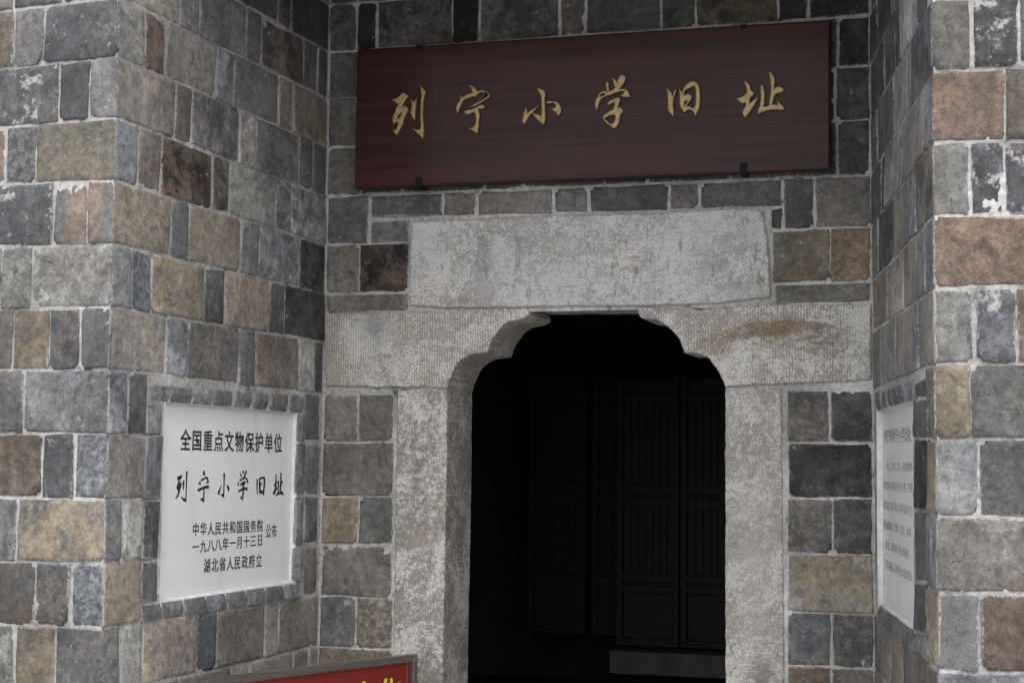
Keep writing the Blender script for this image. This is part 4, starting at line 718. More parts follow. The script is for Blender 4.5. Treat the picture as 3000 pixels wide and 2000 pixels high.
def mat_wood_board():
    s = NT('lacquered_wood'); P = s.n('TexCoord').outputs['Object']
    n1 = s.noise(s.vec('MULTIPLY', P, (.7, 6., 34.)), 1., 9, .60, .7)
    n2 = s.noise(s.vec('MULTIPLY', P, (5., 20., 150.)), 1., 6, .7)
    n3 = s.noise(P, 2.2, 5, .6)
    c = s.mix(s.ss(n1, .36, .66), (.021, .0058, .0050), (.047, .0120, .0092))
    c = s.mul(c, s.ss(n2, .3, .7, .78, 1.22))
    c = s.mix(s.math('MULTIPLY', s.ss(n3, .5, .75), .35), c, (.040, .026, .030))
    dr = s.math('MULTIPLY', s.ss(s.noise(s.vec('MULTIPLY', P, (52., 52., 2.5)), 1., 4, .6), .68, .76), s.ss(s.noise(P, 4., 3), .5, .62))
    c = s.mix(s.math('MULTIPLY', dr, .20), c, (.16, .13, .14))
    s.bump(s.math('ADD', s.math('MULTIPLY', n1, .6), s.math('MULTIPLY', n2, .4)), .0016, .7)
    s.put(s.b.inputs['Coat Weight'], .13); s.put(s.b.inputs['Coat Roughness'], .16)
    return s.fin(c, s.ss(n2, .3, .7, .46, .64), .22)
def mat_gold():
    s = NT('aged_gold_paint'); P = s.n('NewGeometry').outputs['Position']
    n = s.noise(P, 60., 6, .7); n2 = s.noise(P, 160., 5, .7)
    c = s.mix(s.ss(n, .35, .65), (.27, .185, .085), (.42, .30, .15))
    c = s.mix(s.math('MULTIPLY', s.ss(n2, .62, .72), .5), c, (.12, .08, .04))
    s.bump(n, .002, .5)
    return s.fin(c, .40, .5, .35)
def mat_marble():
    s = NT('white_marble'); P = s.n('TexCoord').outputs['Object']
    n = s.noise(P, 2.5, 7, .6, .8); n2 = s.noise(s.vec('MULTIPLY', P, (9., 9., 1.5)), 1., 6, .6)
    c = s.mix(s.ss(n, .35, .7), (.81, .82, .84), (.74, .75, .765))
    c = s.mix(s.math('MULTIPLY', s.ss(n2, .55, .75), .25), c, (.55, .53, .48))
    c = s.mix(s.math('MULTIPLY', s.ss(s.noise(P, 46., 5, .7), .67, .74), .3), c, (.42, .40, .36))
    s.bump(s.noise(P, 30., 4), .0008, .3)
    return s.fin(c, .34, .45)
def mat_simple(name, col, rough=.7, spec=.4, metal=0., var=.25, scale=20., bump=.001):
    s = NT(name); P = s.n('TexCoord').outputs['Object']
    n = s.noise(P, scale, 6, .65)
    c = s.mul(s.mix(0., col, col), s.ss(n, .3, .7, 1 - var, 1 + var))
    s.bump(n, bump, .6)
    return s.fin(c, rough, spec, metal)
def mat_steel():
    s = NT('brushed_stainless_steel'); P = s.n('TexCoord').outputs['Object']
    n = s.noise(s.vec('MULTIPLY', P, (3., 3., 160.)), 1., 5, .6)
    c = s.mix(n, (.38, .345, .31), (.50, .47, .43))
    s.bump(n, .0004, .5)
    return s.fin(c, s.ss(n, .3, .7, .24, .36), .5, .95)
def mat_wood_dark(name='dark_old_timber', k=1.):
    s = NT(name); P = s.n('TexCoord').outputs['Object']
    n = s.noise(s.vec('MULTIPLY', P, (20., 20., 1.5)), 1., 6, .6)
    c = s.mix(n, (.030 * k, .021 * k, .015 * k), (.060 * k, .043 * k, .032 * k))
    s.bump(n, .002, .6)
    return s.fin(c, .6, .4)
def mat_ground():
    s = NT('wet_stone_paving'); P = s.n('NewGeometry').outputs['Position']
    br = s.n('TexBrick', {'Vector': P, 'Color1': (.42, .415, .40), 'Color2': (.50, .49, .475), 'Mortar': (.20, .195, .19), 'Scale': 1., 'Mortar Size': .012, 'Brick Width': .8, 'Row Height': .4})
    n = s.noise(P, 3., 8, .65)
    c = s.mul(br.outputs['Color'], s.ss(n, .3, .7, .7, 1.25))
    s.bump(s.math('ADD', s.math('MULTIPLY', br.outputs['Fac'], -.6), s.noise(P, 30., 6)), .006, .6)
    return s.fin(c, s.ss(n, .4, .65, .18, .55), .5)
M_BRICK, M_MORTAR = mat_brick(), mat_mortar()
M_WOOD, M_GOLD, M_MARBLE, M_STEEL, M_TIMBER, M_GROUND = mat_wood_board(), mat_gold(), mat_marble(), mat_steel(), mat_wood_dark(), mat_ground()
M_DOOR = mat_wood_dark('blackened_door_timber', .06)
M_INK = mat_simple('black_engraved_paint', (.022, .022, .025), .5, .4)
M_INKG = mat_simple('faded_grey_ink', (.24, .24, .24), .6, .3)
M_PLASTER = mat_simple('white_lime_plaster', (.62, .62, .61), .9, .2, 0, .14, 25., .003)
M_IRON = mat_simple('rusty_black_iron', (.012, .010, .010), .8, .15, 0, .4, 60., .002)
M_RED = mat_simple('red_printed_sheet', (.145, .014, .012), .4, .5, 0, .05, 3., .0003)
M_MAROON = mat_simple('maroon_sheet_edge', (.075, .012, .016), .35, .5, 0, .05, 3., .0003)
M_YELLOW = mat_simple('yellow_vinyl', (.55, .46, .05), .4, .4, 0, .03, 3., .0002)
M_BLACK = mat_simple('black_vinyl', (.012, .012, .012), .4, .4, 0, .03, 3., .0002)
M_CORE = mat_simple('rubble_core', (.18, .17, .16), .95, .2, 0, .3, 12., .004)
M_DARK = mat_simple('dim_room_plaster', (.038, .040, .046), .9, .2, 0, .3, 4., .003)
M_PALE = mat_simple('pale_worn_stone', (.080, .080, .085), .6, .3, 0, .2, 8., .002)
# ------------------------------------------------------------ object helpers
def link(name, me, mat=None, parent=None, mw=None):
    o = bpy.data.objects.new(name, me); COL.objects.link(o)
    if mat is not None and me is not None and not me.materials: me.materials.append(mat)
    if parent is not None: o.parent = parent
    if mw is not None:
        o.matrix_world = mw
        if parent is not None: o.matrix_basis = parent.matrix_basis.inverted() @ mw
    return o
def empty(name, loc, label, cat, group=None):
    o = bpy.data.objects.new(name, None); COL.objects.link(o); o.location = loc; o.empty_display_size = .1
    return tag(o, label, cat, group)
def tag(o, label=None, cat=None, group=None, kind=None):
    if cat and not kind: kind = 'thing'
    if label: o['label'] = label
    if cat: o['category'] = cat
    if group: o['group'] = group
    if kind: o['kind'] = kind
    return o
def mesh(name, v, f, smooth=False):
    me = bpy.data.meshes.new(name); me.from_pydata([tuple(map(float, p)) for p in v], [], f); me.validate(); me.update()
    if smooth: me.polygons.foreach_set('use_smooth', [True] * len(me.polygons))
    return me
def boxes(name, bl, bev=0.):
    bm = bmesh.new()
    for (x0, y0, z0, x1, y1, z1) in bl:
        vs = [bm.verts.new(p) for p in ((x0, y0, z0), (x1, y0, z0), (x1, y1, z0), (x0, y1, z0), (x0, y0, z1), (x1, y0, z1), (x1, y1, z1), (x0, y1, z1))]
        for q in ((0, 3, 2, 1), (4, 5, 6, 7), (0, 1, 5, 4), (1, 2, 6, 5), (2, 3, 7, 6), (3, 0, 4, 7)): bm.faces.new([vs[i] for i in q])
    if bev: bmesh.ops.bevel(bm, geom=bm.edges[:], offset=bev, segments=2, affect='EDGES', profile=.6)
    me = bpy.data.meshes.new(name); bm.to_mesh(me); bm.free(); return me
class Frame:
    """vertical wall frame: u along the wall, v height, w towards the viewer"""
    def __init__(s, A, B):
        s.A = Vector((A[0], A[1], 0)); d = Vector((B[0] - A[0], B[1] - A[1], 0)); s.L = d.length; s.d = d.normalized()
        s.n = Vector((s.d.y, -s.d.x, 0))
    def P(s, u, z, w=0.): return s.A + s.d * u + s.n * w + Vector((0, 0, z))
    def M(s, u, z, w=0.):      # local x along the wall, y into the wall, z up
        p = s.P(u, z, w); d, n = s.d, s.n
        return Matrix(((d.x, -n.x, 0, p.x), (d.y, -n.y, 0, p.y), (0, 0, 1, p.z), (0, 0, 0, 1)))
    def MC(s, u, z, w=0.):     # local x along, y up, z towards the viewer (flat curves and text)
        p = s.P(u, z, w); d, n = s.d, s.n
        return Matrix(((d.x, 0, n.x, p.x), (d.y, 0, n.y, p.y), (0, 1, 0, p.z), (0, 0, 0, 1)))
FR = {k: Frame(WPT[i], WPT[i + 1]) for i, k in enumerate(('pier_left', 'side_left', 'back', 'side_right', 'pier_right'))}
def vnoise(u, z, cell, seed):
    r = np.random.default_rng(seed); G = r.standard_normal((256, 256))
    a = u / cell + 40; b = z / cell + 40; i = np.floor(a).astype(int); j = np.floor(b).astype(int)
    fa, fb = a - i, b - j; fa = fa * fa * (3 - 2 * fa); fb = fb * fb * (3 - 2 * fb)
    g = lambda p, q: G[p % 256, q % 256]
    return g(i, j) * (1 - fa) * (1 - fb) + g(i + 1, j) * fa * (1 - fb) + g(i, j + 1) * (1 - fa) * fb + g(i + 1, j + 1) * fa * fb
# ------------------------------------------------------------ ground and the dark room
g = link('ground', mesh('ground', [(-120, -120, 0), (120, -120, 0), (120, 120, 0), (-120, 120, 0)], [(0, 1, 2, 3)]), M_GROUND); tag(g, kind='structure')
ZT = 4.05      # top of the walls we build
ZC = 3.51      # underside of the porch ceiling
# ------------------------------------------------------------ walls: mortar bed, core, bricks
PAL = {'g': (.212, .207, .197), 'd': (.126, .126, .125), 'D': (.070, .070, .070), 'k': (.027, .024, .022), 'b': (.130, .138, .153), 'B': (.098, .112, .132),
       'L': (.285, .297, .315), 'l': (.345, .340, .325), 'y': (.340, .282, .200), 'Y': (.220, .175, .115), 't': (.222, .200, .170), 'T': (.255, .218, .174),
       'r': (.155, .116, .090), 'R': (.200, .160, .132), 'o': (.300, .214, .160), 'O': (.310, .245, .203)}
def grid_lines(L, nmid):
    e = [0, .0035, .013]; mid = [L * (i + 1) / (nmid + 1) for i in range(nmid)]
    if L < .05: e = [0, .003, .008]
    return e + [m for m in mid if e[-1] < m < L - e[-1]] + [L - q for q in e[::-1]]
def brick_mesh(q, kind, seed, corner=None):
    r = np.random.default_rng(seed)
    (u0, z0, u1, z1, u2, z2, u3, z3) = q       # TL TR BR BL
    if not kind:                       # joints are never the same width twice
        t_ = np.clip(r.normal(0, .0016, 8), -.0022, .0035)
        if abs(u0) > 1e-4: u0 += t_[0]; u3 += t_[1]
        u1 -= t_[2] if corner != u1 else 0; u2 -= t_[3] if corner != u2 else 0; z0 -= t_[4]; z1 -= t_[5]; z2 += t_[6]; z3 += t_[7]
    cu, cz_ = (u0 + u1 + u2 + u3) / 4, (z0 + z1 + z2 + z3) / 4
    Wd, Hd = ((u1 - u0) + (u2 - u3)) / 2, ((z0 - z3) + (z1 - z2)) / 2
    gx, gz = grid_lines(Wd, 3 if Wd > .12 else 1), grid_lines(Hd, 3 if Hd > .12 else 1)
    nx, nz = len(gx), len(gz); V = []
    chip = [r.random() < (0 if kind else .25) for _ in range(4)]; cs = r.uniform(.004, .014, 4)
    tilt = r.normal(0, .0015, 2); lift = abs(r.normal(.0008, .0018))
    for j in range(nz):
        for i in range(nx):
            a, b = gx[i] / Wd, gz[j] / Hd
            u = (u0 * (1 - a) + u1 * a) * (1 - b) + (u3 * (1 - a) + u2 * a) * b
            z = (z0 * (1 - a) + z1 * a) * (1 - b) + (z3 * (1 - a) + z2 * a) * b
            ei, ej = min(i, nx - 1 - i), min(j, nz - 1 - j); e = min(ei, ej)
            y = ((.0022 if kind else .0042), .0008, 0, 0)[min(e, 3)] - lift + tilt[0] * (a - .5) * 2 + tilt[1] * (b - .5) * 2 + r.normal(0, .00045)
            if e == 0:
                jit = r.normal(0, .0005 if kind else .0017)
                if ei == 0 and i == 0: u -= jit if abs(u) > 1e-4 else 0
                if ei == 0 and i: u += jit
                if ej == 0 and j == 0: z += jit
                if ej == 0 and j: z -= jit
            if ei == 0 and ej == 0 or (ei <= 1 and ej <= 1):
                k = (0 if i < nx / 2 else 1) + (0 if j < nz / 2 else 2)
                if chip[k]: u += (cs[k] if i < nx / 2 else -cs[k]) * (1 if e == 0 else .6); z += (-cs[k] if j < nz / 2 else cs[k]) * (1 if e == 0 else .6); y += .002
            if kind:                    # moulded frame tile: face slopes back towards the plaque
                t = (a, 1 - a, b, 1 - b)[kind - 1]
                y += max(0., t - .55) / .45 * .009
            V.append((u - cu, y, z - cz_))
    nv = nx * nz; F = []; I = lambda i, j: j * nx + i
    for j in range(nz - 1):
        for i in range(nx - 1): F.append((I(i, j), I(i, j + 1), I(i + 1, j + 1), I(i + 1, j)))
    ring = [I(i, 0) for i in range(nx)] + [I(nx - 1, j) for j in range(1, nz)] + [I(i, nz - 1) for i in range(nx - 2, -1, -1)] + [I(0, j) for j in range(nz - 2, 0, -1)]
    for k in ring:
        x, y, z = V[k]; s = .012
        V.append((x - math.copysign(min(s, abs(x)), x), .030, z - math.copysign(min(s, abs(z)), z)))
    n = len(ring)
    for k in range(n): F.append((ring[k], ring[(k + 1) % n], nv + (k + 1) % n, nv + k))
    me = mesh('brick', V, F, not kind)
    at = me.attributes.new('rim', 'FLOAT', 'POINT'); rv = []
    for j in range(nz):
        for i in range(nx): rv.append((1., .8, .15, 0.)[min(min(i, nx - 1 - i), min(j, nz - 1 - j), 3)])
    at.data.foreach_set('value', rv + [1.] * n)
    return me, cu, cz_
LIGHT_TONE = {'pier_left': .66, 'pier_right': .66, 'back': .72, 'side_left': 1.16, 'side_right': 1.02}   # light balance put into the brick colours: piers and back dimmed, returns lifted
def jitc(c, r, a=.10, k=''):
    m = LIGHT_TONE[k] * (1 + r.normal(0, a)); return [float(max(.008, v * m * (1 + r.normal(0, .008)))) for v in c]
def mortar_sheet(fr, ua, ub, za, zb, holes, seed, base=.0038):
    h = .010; nu, nz = int((ub - ua) / h) + 1, int((zb - za) / h) + 1
    U, Z = np.meshgrid(np.linspace(ua, ub, nu), np.linspace(za, zb, nz), indexing='ij')
    Wd = -base + vnoise(U, Z, .022, seed) * .0011 + vnoise(U, Z, .011, seed + 1) * .0009 + vnoise(U, Z, .15, seed + 2) * .0008
    P = np.stack([fr.A.x + fr.d.x * U + fr.n.x * Wd, fr.A.y + fr.d.y * U + fr.n.y * Wd, Z], -1).reshape(-1, 3)
    idx = np.arange(nu * nz).reshape(nu, nz)
    Q = np.stack([idx[:-1, :-1], idx[1:, :-1], idx[1:, 1:], idx[:-1, 1:]], -1)
    cu, cz_ = (U[:-1, :-1] + U[1:, 1:]) / 2, (Z[:-1, :-1] + Z[1:, 1:]) / 2
    keep = np.ones(cu.shape, bool)
    for (a, b, c, d) in holes: keep &= ~((cu > a) & (cu < b) & (cz_ > c) & (cz_ < d))
    Q = Q[keep]
    me = bpy.data.meshes.new('mortar'); me.vertices.add(len(P)); me.vertices.foreach_set('co', P.ravel())
    me.loops.add(Q.size); me.loops.foreach_set('vertex_index', Q.ravel())
    me.polygons.add(len(Q)); me.polygons.foreach_set('loop_start', np.arange(0, Q.size, 4)); me.polygons.foreach_set('loop_total', np.full(len(Q), 4))
    me.update(calc_edges=True); me.validate()
    me.polygons.foreach_set('use_smooth', [True] * len(me.polygons))
    return me
jl, jr = G_jambL, G_jambR
OPEN_L, OPEN_R = jl[1][0] - .018, jr[0][0] + .018
def inner(q, m): us = sorted(p[0] for p in q); zs = sorted(p[1] for p in q); return (us[1] + m - .0, us[2] - m, zs[1] + m, zs[2] - m)
WALLS = {
 'pier_left': ('left gatepost wall of big grey, tan and yellow bricks, nearest the left edge', (-.75, FR['pier_left'].L - .004), []),
 'side_left': ('left return wall of mixed grey bricks that holds the white inscribed plaque', (.004, FR['side_left'].L + .01), [inner(G_plaqL, -.012)]),
 'back': ('recessed brick wall around the stone doorway and behind the dark red sign board', (-.01, FR['back'].L + .01), [(OPEN_L, OPEN_R, -1, 2.12)]),
 'side_right': ('narrow-looking right return wall holding the small-lettered plaque, seen nearly edge on', (-.01, FR['side_right'].L - .004), [inner(G_plaqR, -.012)]),
 'pier_right': ('right gatepost wall with orange-red and whitewash-stained bricks, at the right edge', (.004, 1.05), [])}
sd = 100
for k, (lab, (ua, ub), holes) in WALLS.items():
    fr = FR[k]
    wall = link('brick_wall', mortar_sheet(fr, ua, ub, 0, ZT, holes, sd), M_MORTAR); tag(wall, lab, 'wall'); sd += 10
    for b in BRICKS[k]:
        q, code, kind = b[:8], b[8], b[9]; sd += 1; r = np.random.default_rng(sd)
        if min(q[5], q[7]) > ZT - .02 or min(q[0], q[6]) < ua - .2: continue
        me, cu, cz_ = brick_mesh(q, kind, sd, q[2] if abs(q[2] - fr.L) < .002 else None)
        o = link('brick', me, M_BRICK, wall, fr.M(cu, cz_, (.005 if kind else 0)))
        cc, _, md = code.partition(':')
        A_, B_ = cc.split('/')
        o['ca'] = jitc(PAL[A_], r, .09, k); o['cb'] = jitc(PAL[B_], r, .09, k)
        o['pm'] = [float('s' in md) * .8, {'W': .85, 'w': .4}.get(md[:1] if md[:1] in 'Ww' else '', 0.) if md else 0., float('v' in md or 'h' in md)]
    # solid masonry core behind the facing
    W0 = WPT
    if k == 'pier_left':
        pts = [(-1.1, W0[0][1] + .055), (W0[1][0] - .055, W0[1][1] + .055), (W0[2][0] - .055, .42), (-1.1, .42)]
    elif k == 'pier_right':
        pts = [(W0[4][0] + .055, W0[4][1] + .055), (3.6, W0[5][1] + .055), (3.6, .42), (W0[3][0] + .055, .42)]
    else: pts = None
    if pts:
        me = mesh('wall_core', [(x, y, 0.) for x, y in pts] + [(x, y, ZT - .01) for x, y in pts], [(0, 1, 5, 4), (1, 2, 6, 5), (2, 3, 7, 6), (3, 0, 4, 7), (4, 5, 6, 7)])
        link('wall_core', me, M_CORE, wall)
    if k == 'back':
        L = fr.L
        link('wall_core', boxes('wall_core', [(-.05, .03, 0, OPEN_L - .01, .32, ZT), (OPEN_R + .01, .03, 0, L + .05, .32, ZT), (OPEN_L - .01, .03, 2.50, OPEN_R + .01, .32, ZT)]), M_CORE, wall)
# porch ceiling of timber boards over the recess
pc = tag(link('porch_ceiling', boxes('porch_ceiling', [(-.3, -1.55, ZC, 2.75, .3, ZC + .10)]), M_TIMBER), kind='structure')
for i in range(9):
    link('ceiling_board', boxes('ceiling_board', [(-.02 + i * .27, -1.5, ZC - .022, .24 + i * .27, -.02, ZC - .002)], .003), M_TIMBER, pc)
# ------------------------------------------------------------ stone door surround
fb = FR['back']
def dens(poly, step=.03, j=.0016, r=None):
    out = []; n = len(poly)
    for i in range(n):
        a, b = poly[i], poly[(i + 1) % n]; L = math.dist(a, b); m = max(1, int(L / step))
        for t in range(m):
            s_ = t / m; x, z = a[0] + (b[0] - a[0]) * s_, a[1] + (b[1] - a[1]) * s_
            out.append((x + r.normal(0, j), z + r.normal(0, j)))
    return out
def slab(name, poly, y0, y1, mat, parent, bev=.006, seed=1, j=.0016, step=.03):
    r = np.random.default_rng(seed); pts = dens(poly, step, j, r)
    cx = sum(p[0] for p in pts) / len(pts); cz_ = sum(p[1] for p in pts) / len(pts)
    area = sum(pts[i][0] * pts[(i + 1) % len(pts)][1] - pts[(i + 1) % len(pts)][0] * pts[i][1] for i in range(len(pts)))
    if area < 0: pts = pts[::-1]
    bm = bmesh.new()
    A = [bm.verts.new((x - cx, y0 + abs(r.normal(0, .0008)), z - cz_)) for x, z in pts]; B = [bm.verts.new((x - cx, y1, z - cz_)) for x, z in pts]
    n = len(A); f0 = bm.faces.new(A); bm.faces.new(B[::-1])
    for i in range(n): bm.faces.new((A[(i + 1) % n], A[i], B[i], B[(i + 1) % n]))
    bm.normal_update()
    es = [e for e in f0.edges]
    bmesh.ops.bevel(bm, geom=es, offset=bev, segments=3, affect='EDGES', profile=.5, clamp_overlap=True)
    bmesh.ops.recalc_face_normals(bm, faces=bm.faces[:])
    bmesh.ops.triangulate(bm, faces=[f for f in bm.faces if len(f.verts) > 4])
    me = bpy.data.meshes.new(name); bm.to_mesh(me); bm.free()
    return link(name, me, mat, parent, fb.M(cx, cz_, 0))
MS_J = mat_stone('tooled_pale_stone', 1., 3.14, (.35, .335, .30), .70, cell=9., pitch=.0065, dark=.35, ochre=[(.02, -.20, .07, .17, .65, (.115, .105, .085)), (.0, .22, .1, .5, .25, (.60, .60, .59))])
MS_JL = mat_stone('weathered_jamb_stone', .45, 3.14, (.28, .265, .235), .80, cell=7., dark=.60, ochre=[(.02, -.22, .10, .14, .5, (.14, .125, .10)), (-.02, .55, .05, .15, .5, (.16, .13, .11))])
MS_CL = mat_stone('chiselled_corner_stone', 1.3, 1.1, (.38, .355, .305), .72, [(-.22, .03, .14, .13, .75, (.60, .60, .60)), (-.20, .06, .07, .09, .55, (.13, .135, .15))], .0105, 6., .35)
MS_CR = mat_stone('ochre_stained_corner_stone', .9, 1.1, (.36, .34, .30), .82, [(.10, .03, .26, .065, .80, (.175, .115, .05)), (-.14, -.02, .10, .06, .5, (.22, .155, .085)), (.30, .0, .10, .10, .45, (.15, .145, .14))], .0105, 6., .35)
MS_L = mat_stone('plastered_lintel_stone', .2, 3.14, (.38, .375, .36), 1.0, plaster=1., dark=.25)
ds = empty('stone_door_surround', fb.P(fb.L / 2, 0), 'pale chiselled stone surround of the dark doorway with cusped upper corners', 'door frame')
def lift0(o): return o
slab('lintel', G_lintel, -.012, .34, MS_L, ds, .010, 3, .0012, .03)
slab('corner_stone', G_cornerL, -.010, .318, MS_CL, ds, .007, 4)['label'] = 'left cusped stone with herringbone tooling'
slab('corner_stone', G_cornerR, -.010, .318, MS_CR, ds, .007, 5)['label'] = 'right cusped stone with an ochre stain'
def down(p): return [(x, max(z, .0) if z > .55 else .0) for x, z in p]
slab('door_jamb', [q if q[1] > .7 else [q[0], .0] for q in G_jambL], -.006, .310, MS_JL, ds, .007, 6, .0010)['label'] = 'left jamb, grey and weathered on its inner side'
slab('door_jamb', [q if q[1] > .7 else [q[0], .0] for q in G_jambR], -.006, .310, MS_J, ds, .007, 7, .0010)['label'] = 'right jamb, pale and evenly tooled'
# ------------------------------------------------------------ room behind the doorway
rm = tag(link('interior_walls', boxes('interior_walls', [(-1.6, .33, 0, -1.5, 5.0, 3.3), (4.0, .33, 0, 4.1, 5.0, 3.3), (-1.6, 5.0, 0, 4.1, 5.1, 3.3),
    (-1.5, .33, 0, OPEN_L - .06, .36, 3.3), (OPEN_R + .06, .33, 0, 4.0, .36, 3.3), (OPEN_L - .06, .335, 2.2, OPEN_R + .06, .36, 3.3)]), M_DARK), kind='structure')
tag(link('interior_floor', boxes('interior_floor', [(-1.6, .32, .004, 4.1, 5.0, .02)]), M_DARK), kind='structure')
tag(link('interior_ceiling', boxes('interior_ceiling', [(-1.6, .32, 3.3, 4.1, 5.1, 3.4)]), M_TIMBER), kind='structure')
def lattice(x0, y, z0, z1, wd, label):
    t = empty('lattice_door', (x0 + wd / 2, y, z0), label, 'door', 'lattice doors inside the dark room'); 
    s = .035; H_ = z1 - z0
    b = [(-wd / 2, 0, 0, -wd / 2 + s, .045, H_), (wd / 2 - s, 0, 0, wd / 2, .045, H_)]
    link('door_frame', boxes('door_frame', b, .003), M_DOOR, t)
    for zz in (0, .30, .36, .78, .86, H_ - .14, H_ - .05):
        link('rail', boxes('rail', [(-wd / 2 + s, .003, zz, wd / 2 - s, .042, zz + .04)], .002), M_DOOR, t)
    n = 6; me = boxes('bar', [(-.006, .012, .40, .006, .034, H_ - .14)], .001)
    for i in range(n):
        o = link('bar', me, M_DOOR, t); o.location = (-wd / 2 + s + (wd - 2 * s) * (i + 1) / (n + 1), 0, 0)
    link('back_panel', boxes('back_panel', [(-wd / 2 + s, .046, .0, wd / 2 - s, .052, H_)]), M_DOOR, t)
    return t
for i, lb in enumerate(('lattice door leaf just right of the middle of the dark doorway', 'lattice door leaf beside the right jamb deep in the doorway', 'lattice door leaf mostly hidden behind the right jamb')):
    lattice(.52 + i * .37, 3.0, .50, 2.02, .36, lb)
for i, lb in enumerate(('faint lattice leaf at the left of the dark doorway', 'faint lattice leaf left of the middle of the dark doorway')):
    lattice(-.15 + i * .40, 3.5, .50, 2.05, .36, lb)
ps = link('stone_sill', boxes('stone_sill', [(.515, 2.86, .36, 1.75, 3.1, .485)], .006), M_PALE); tag(ps, 'pale worn ledge under the lattice doors, low in the dark doorway', 'ledge')
tb = link('roof_beam', boxes('roof_beam', [(-.2, 2.9, 2.36, .75, 3.0, 2.44)], .006), M_DOOR); tag(tb, 'faint timber beam seen at the top of the dark doorway', 'beam')
# ------------------------------------------------------------ flat outlines -> raised meshes
def poly_obj(name, polys, fr, off, mat, parent, extrude, bevel, shrink=True):
    us = [p[0] for q in polys for p in q]; zs = [p[1] for q in polys for p in q]
    cx, cz_ = (min(us) + max(us)) / 2, (min(zs) + max(zs)) / 2
    cu = bpy.data.curves.new(name, 'CURVE'); cu.dimensions = '2D'; cu.fill_mode = 'BOTH'
    for q in polys:
        sp = cu.splines.new('POLY'); sp.points.add(len(q) - 1); sp.use_cyclic_u = True
        for i, (u, z) in enumerate(q): sp.points[i].co = (u - cx, z - cz_, 0, 1)
    cu.extrude = extrude; cu.bevel_depth = bevel; cu.bevel_resolution = 2; cu.offset = -bevel if shrink else .0009
    tmp = bpy.data.objects.new('tmp', cu); COL.objects.link(tmp)
    me = bpy.data.meshes.new_from_object(tmp.evaluated_get(bpy.context.evaluated_depsgraph_get())); me.name = name
    bpy.data.objects.remove(tmp); me.materials.clear()
    return link(name, me, mat, parent, fr.MC(cx, cz_, off + extrude))
def chaikin(q, n=1):
    for _ in range(n):
        o = []
        for i in range(len(q)):
            a, b, c = q[i - 1], q[i], q[(i + 1) % len(q)]
            v1 = (a[0] - b[0], a[1] - b[1]); v2 = (c[0] - b[0], c[1] - b[1])
            l1, l2 = math.hypot(*v1) or 1e-9, math.hypot(*v2) or 1e-9
            cosv = (v1[0] * v2[0] + v1[1] * v2[1]) / (l1 * l2)
            if cosv > -.2: o.append(b)          # keep sharp brush tips
            else: o += [(b[0] + v1[0] * .25, b[1] + v1[1] * .25), (b[0] + v2[0] * .25, b[1] + v2[1] * .25)]
        q = o
    return q
# dark red name board
nb = empty('name_board', fb.P(1.09, G_board[2][1], .05), 'long dark red lacquered board with six raised gold Chinese characters above the doorway', 'sign')
bo = slab('board', G_board, -.070, -.020, M_WOOD, nb, .007, 9, .0004, .2)
for ch, lab in zip(G_chars, '列宁小学旧址'):
    o = poly_obj('character', [chaikin(q) for q in ch], fb, .0702, M_GOLD, nb, .0055, .0045)
    o['label'] = 'raised gold character ' + lab
for i, (u, z) in enumerate(G_hooks):
    top = i % 2 == 0; (ua_, za_), (ub_, zb_) = (G_board[0], G_board[1]) if top else (G_board[3], G_board[2])
    ze = za_ + (zb_ - za_) * (u - ua_) / (ub_ - ua_)
    if top: p1 = (-.011, -.0752, -.015, .011, -.0708, .0022); p2 = (-.011, -.0706, .0006, .011, .02, .0022)
    else: p1 = (-.013, -.0765, -.0075, .013, -.0708, .034); p2 = (-.013, -.0706, -.0075, .013, .02, -.0012)
    bm = bmesh.new()
    for p_ in (p1, p2): bm.from_mesh(boxes('hook', [p_], .0012))
    hk = bpy.data.meshes.new('hook'); bm.to_mesh(hk); bm.free()
    link('hook', hk, M_IRON, nb, fb.M(u, ze, 0))
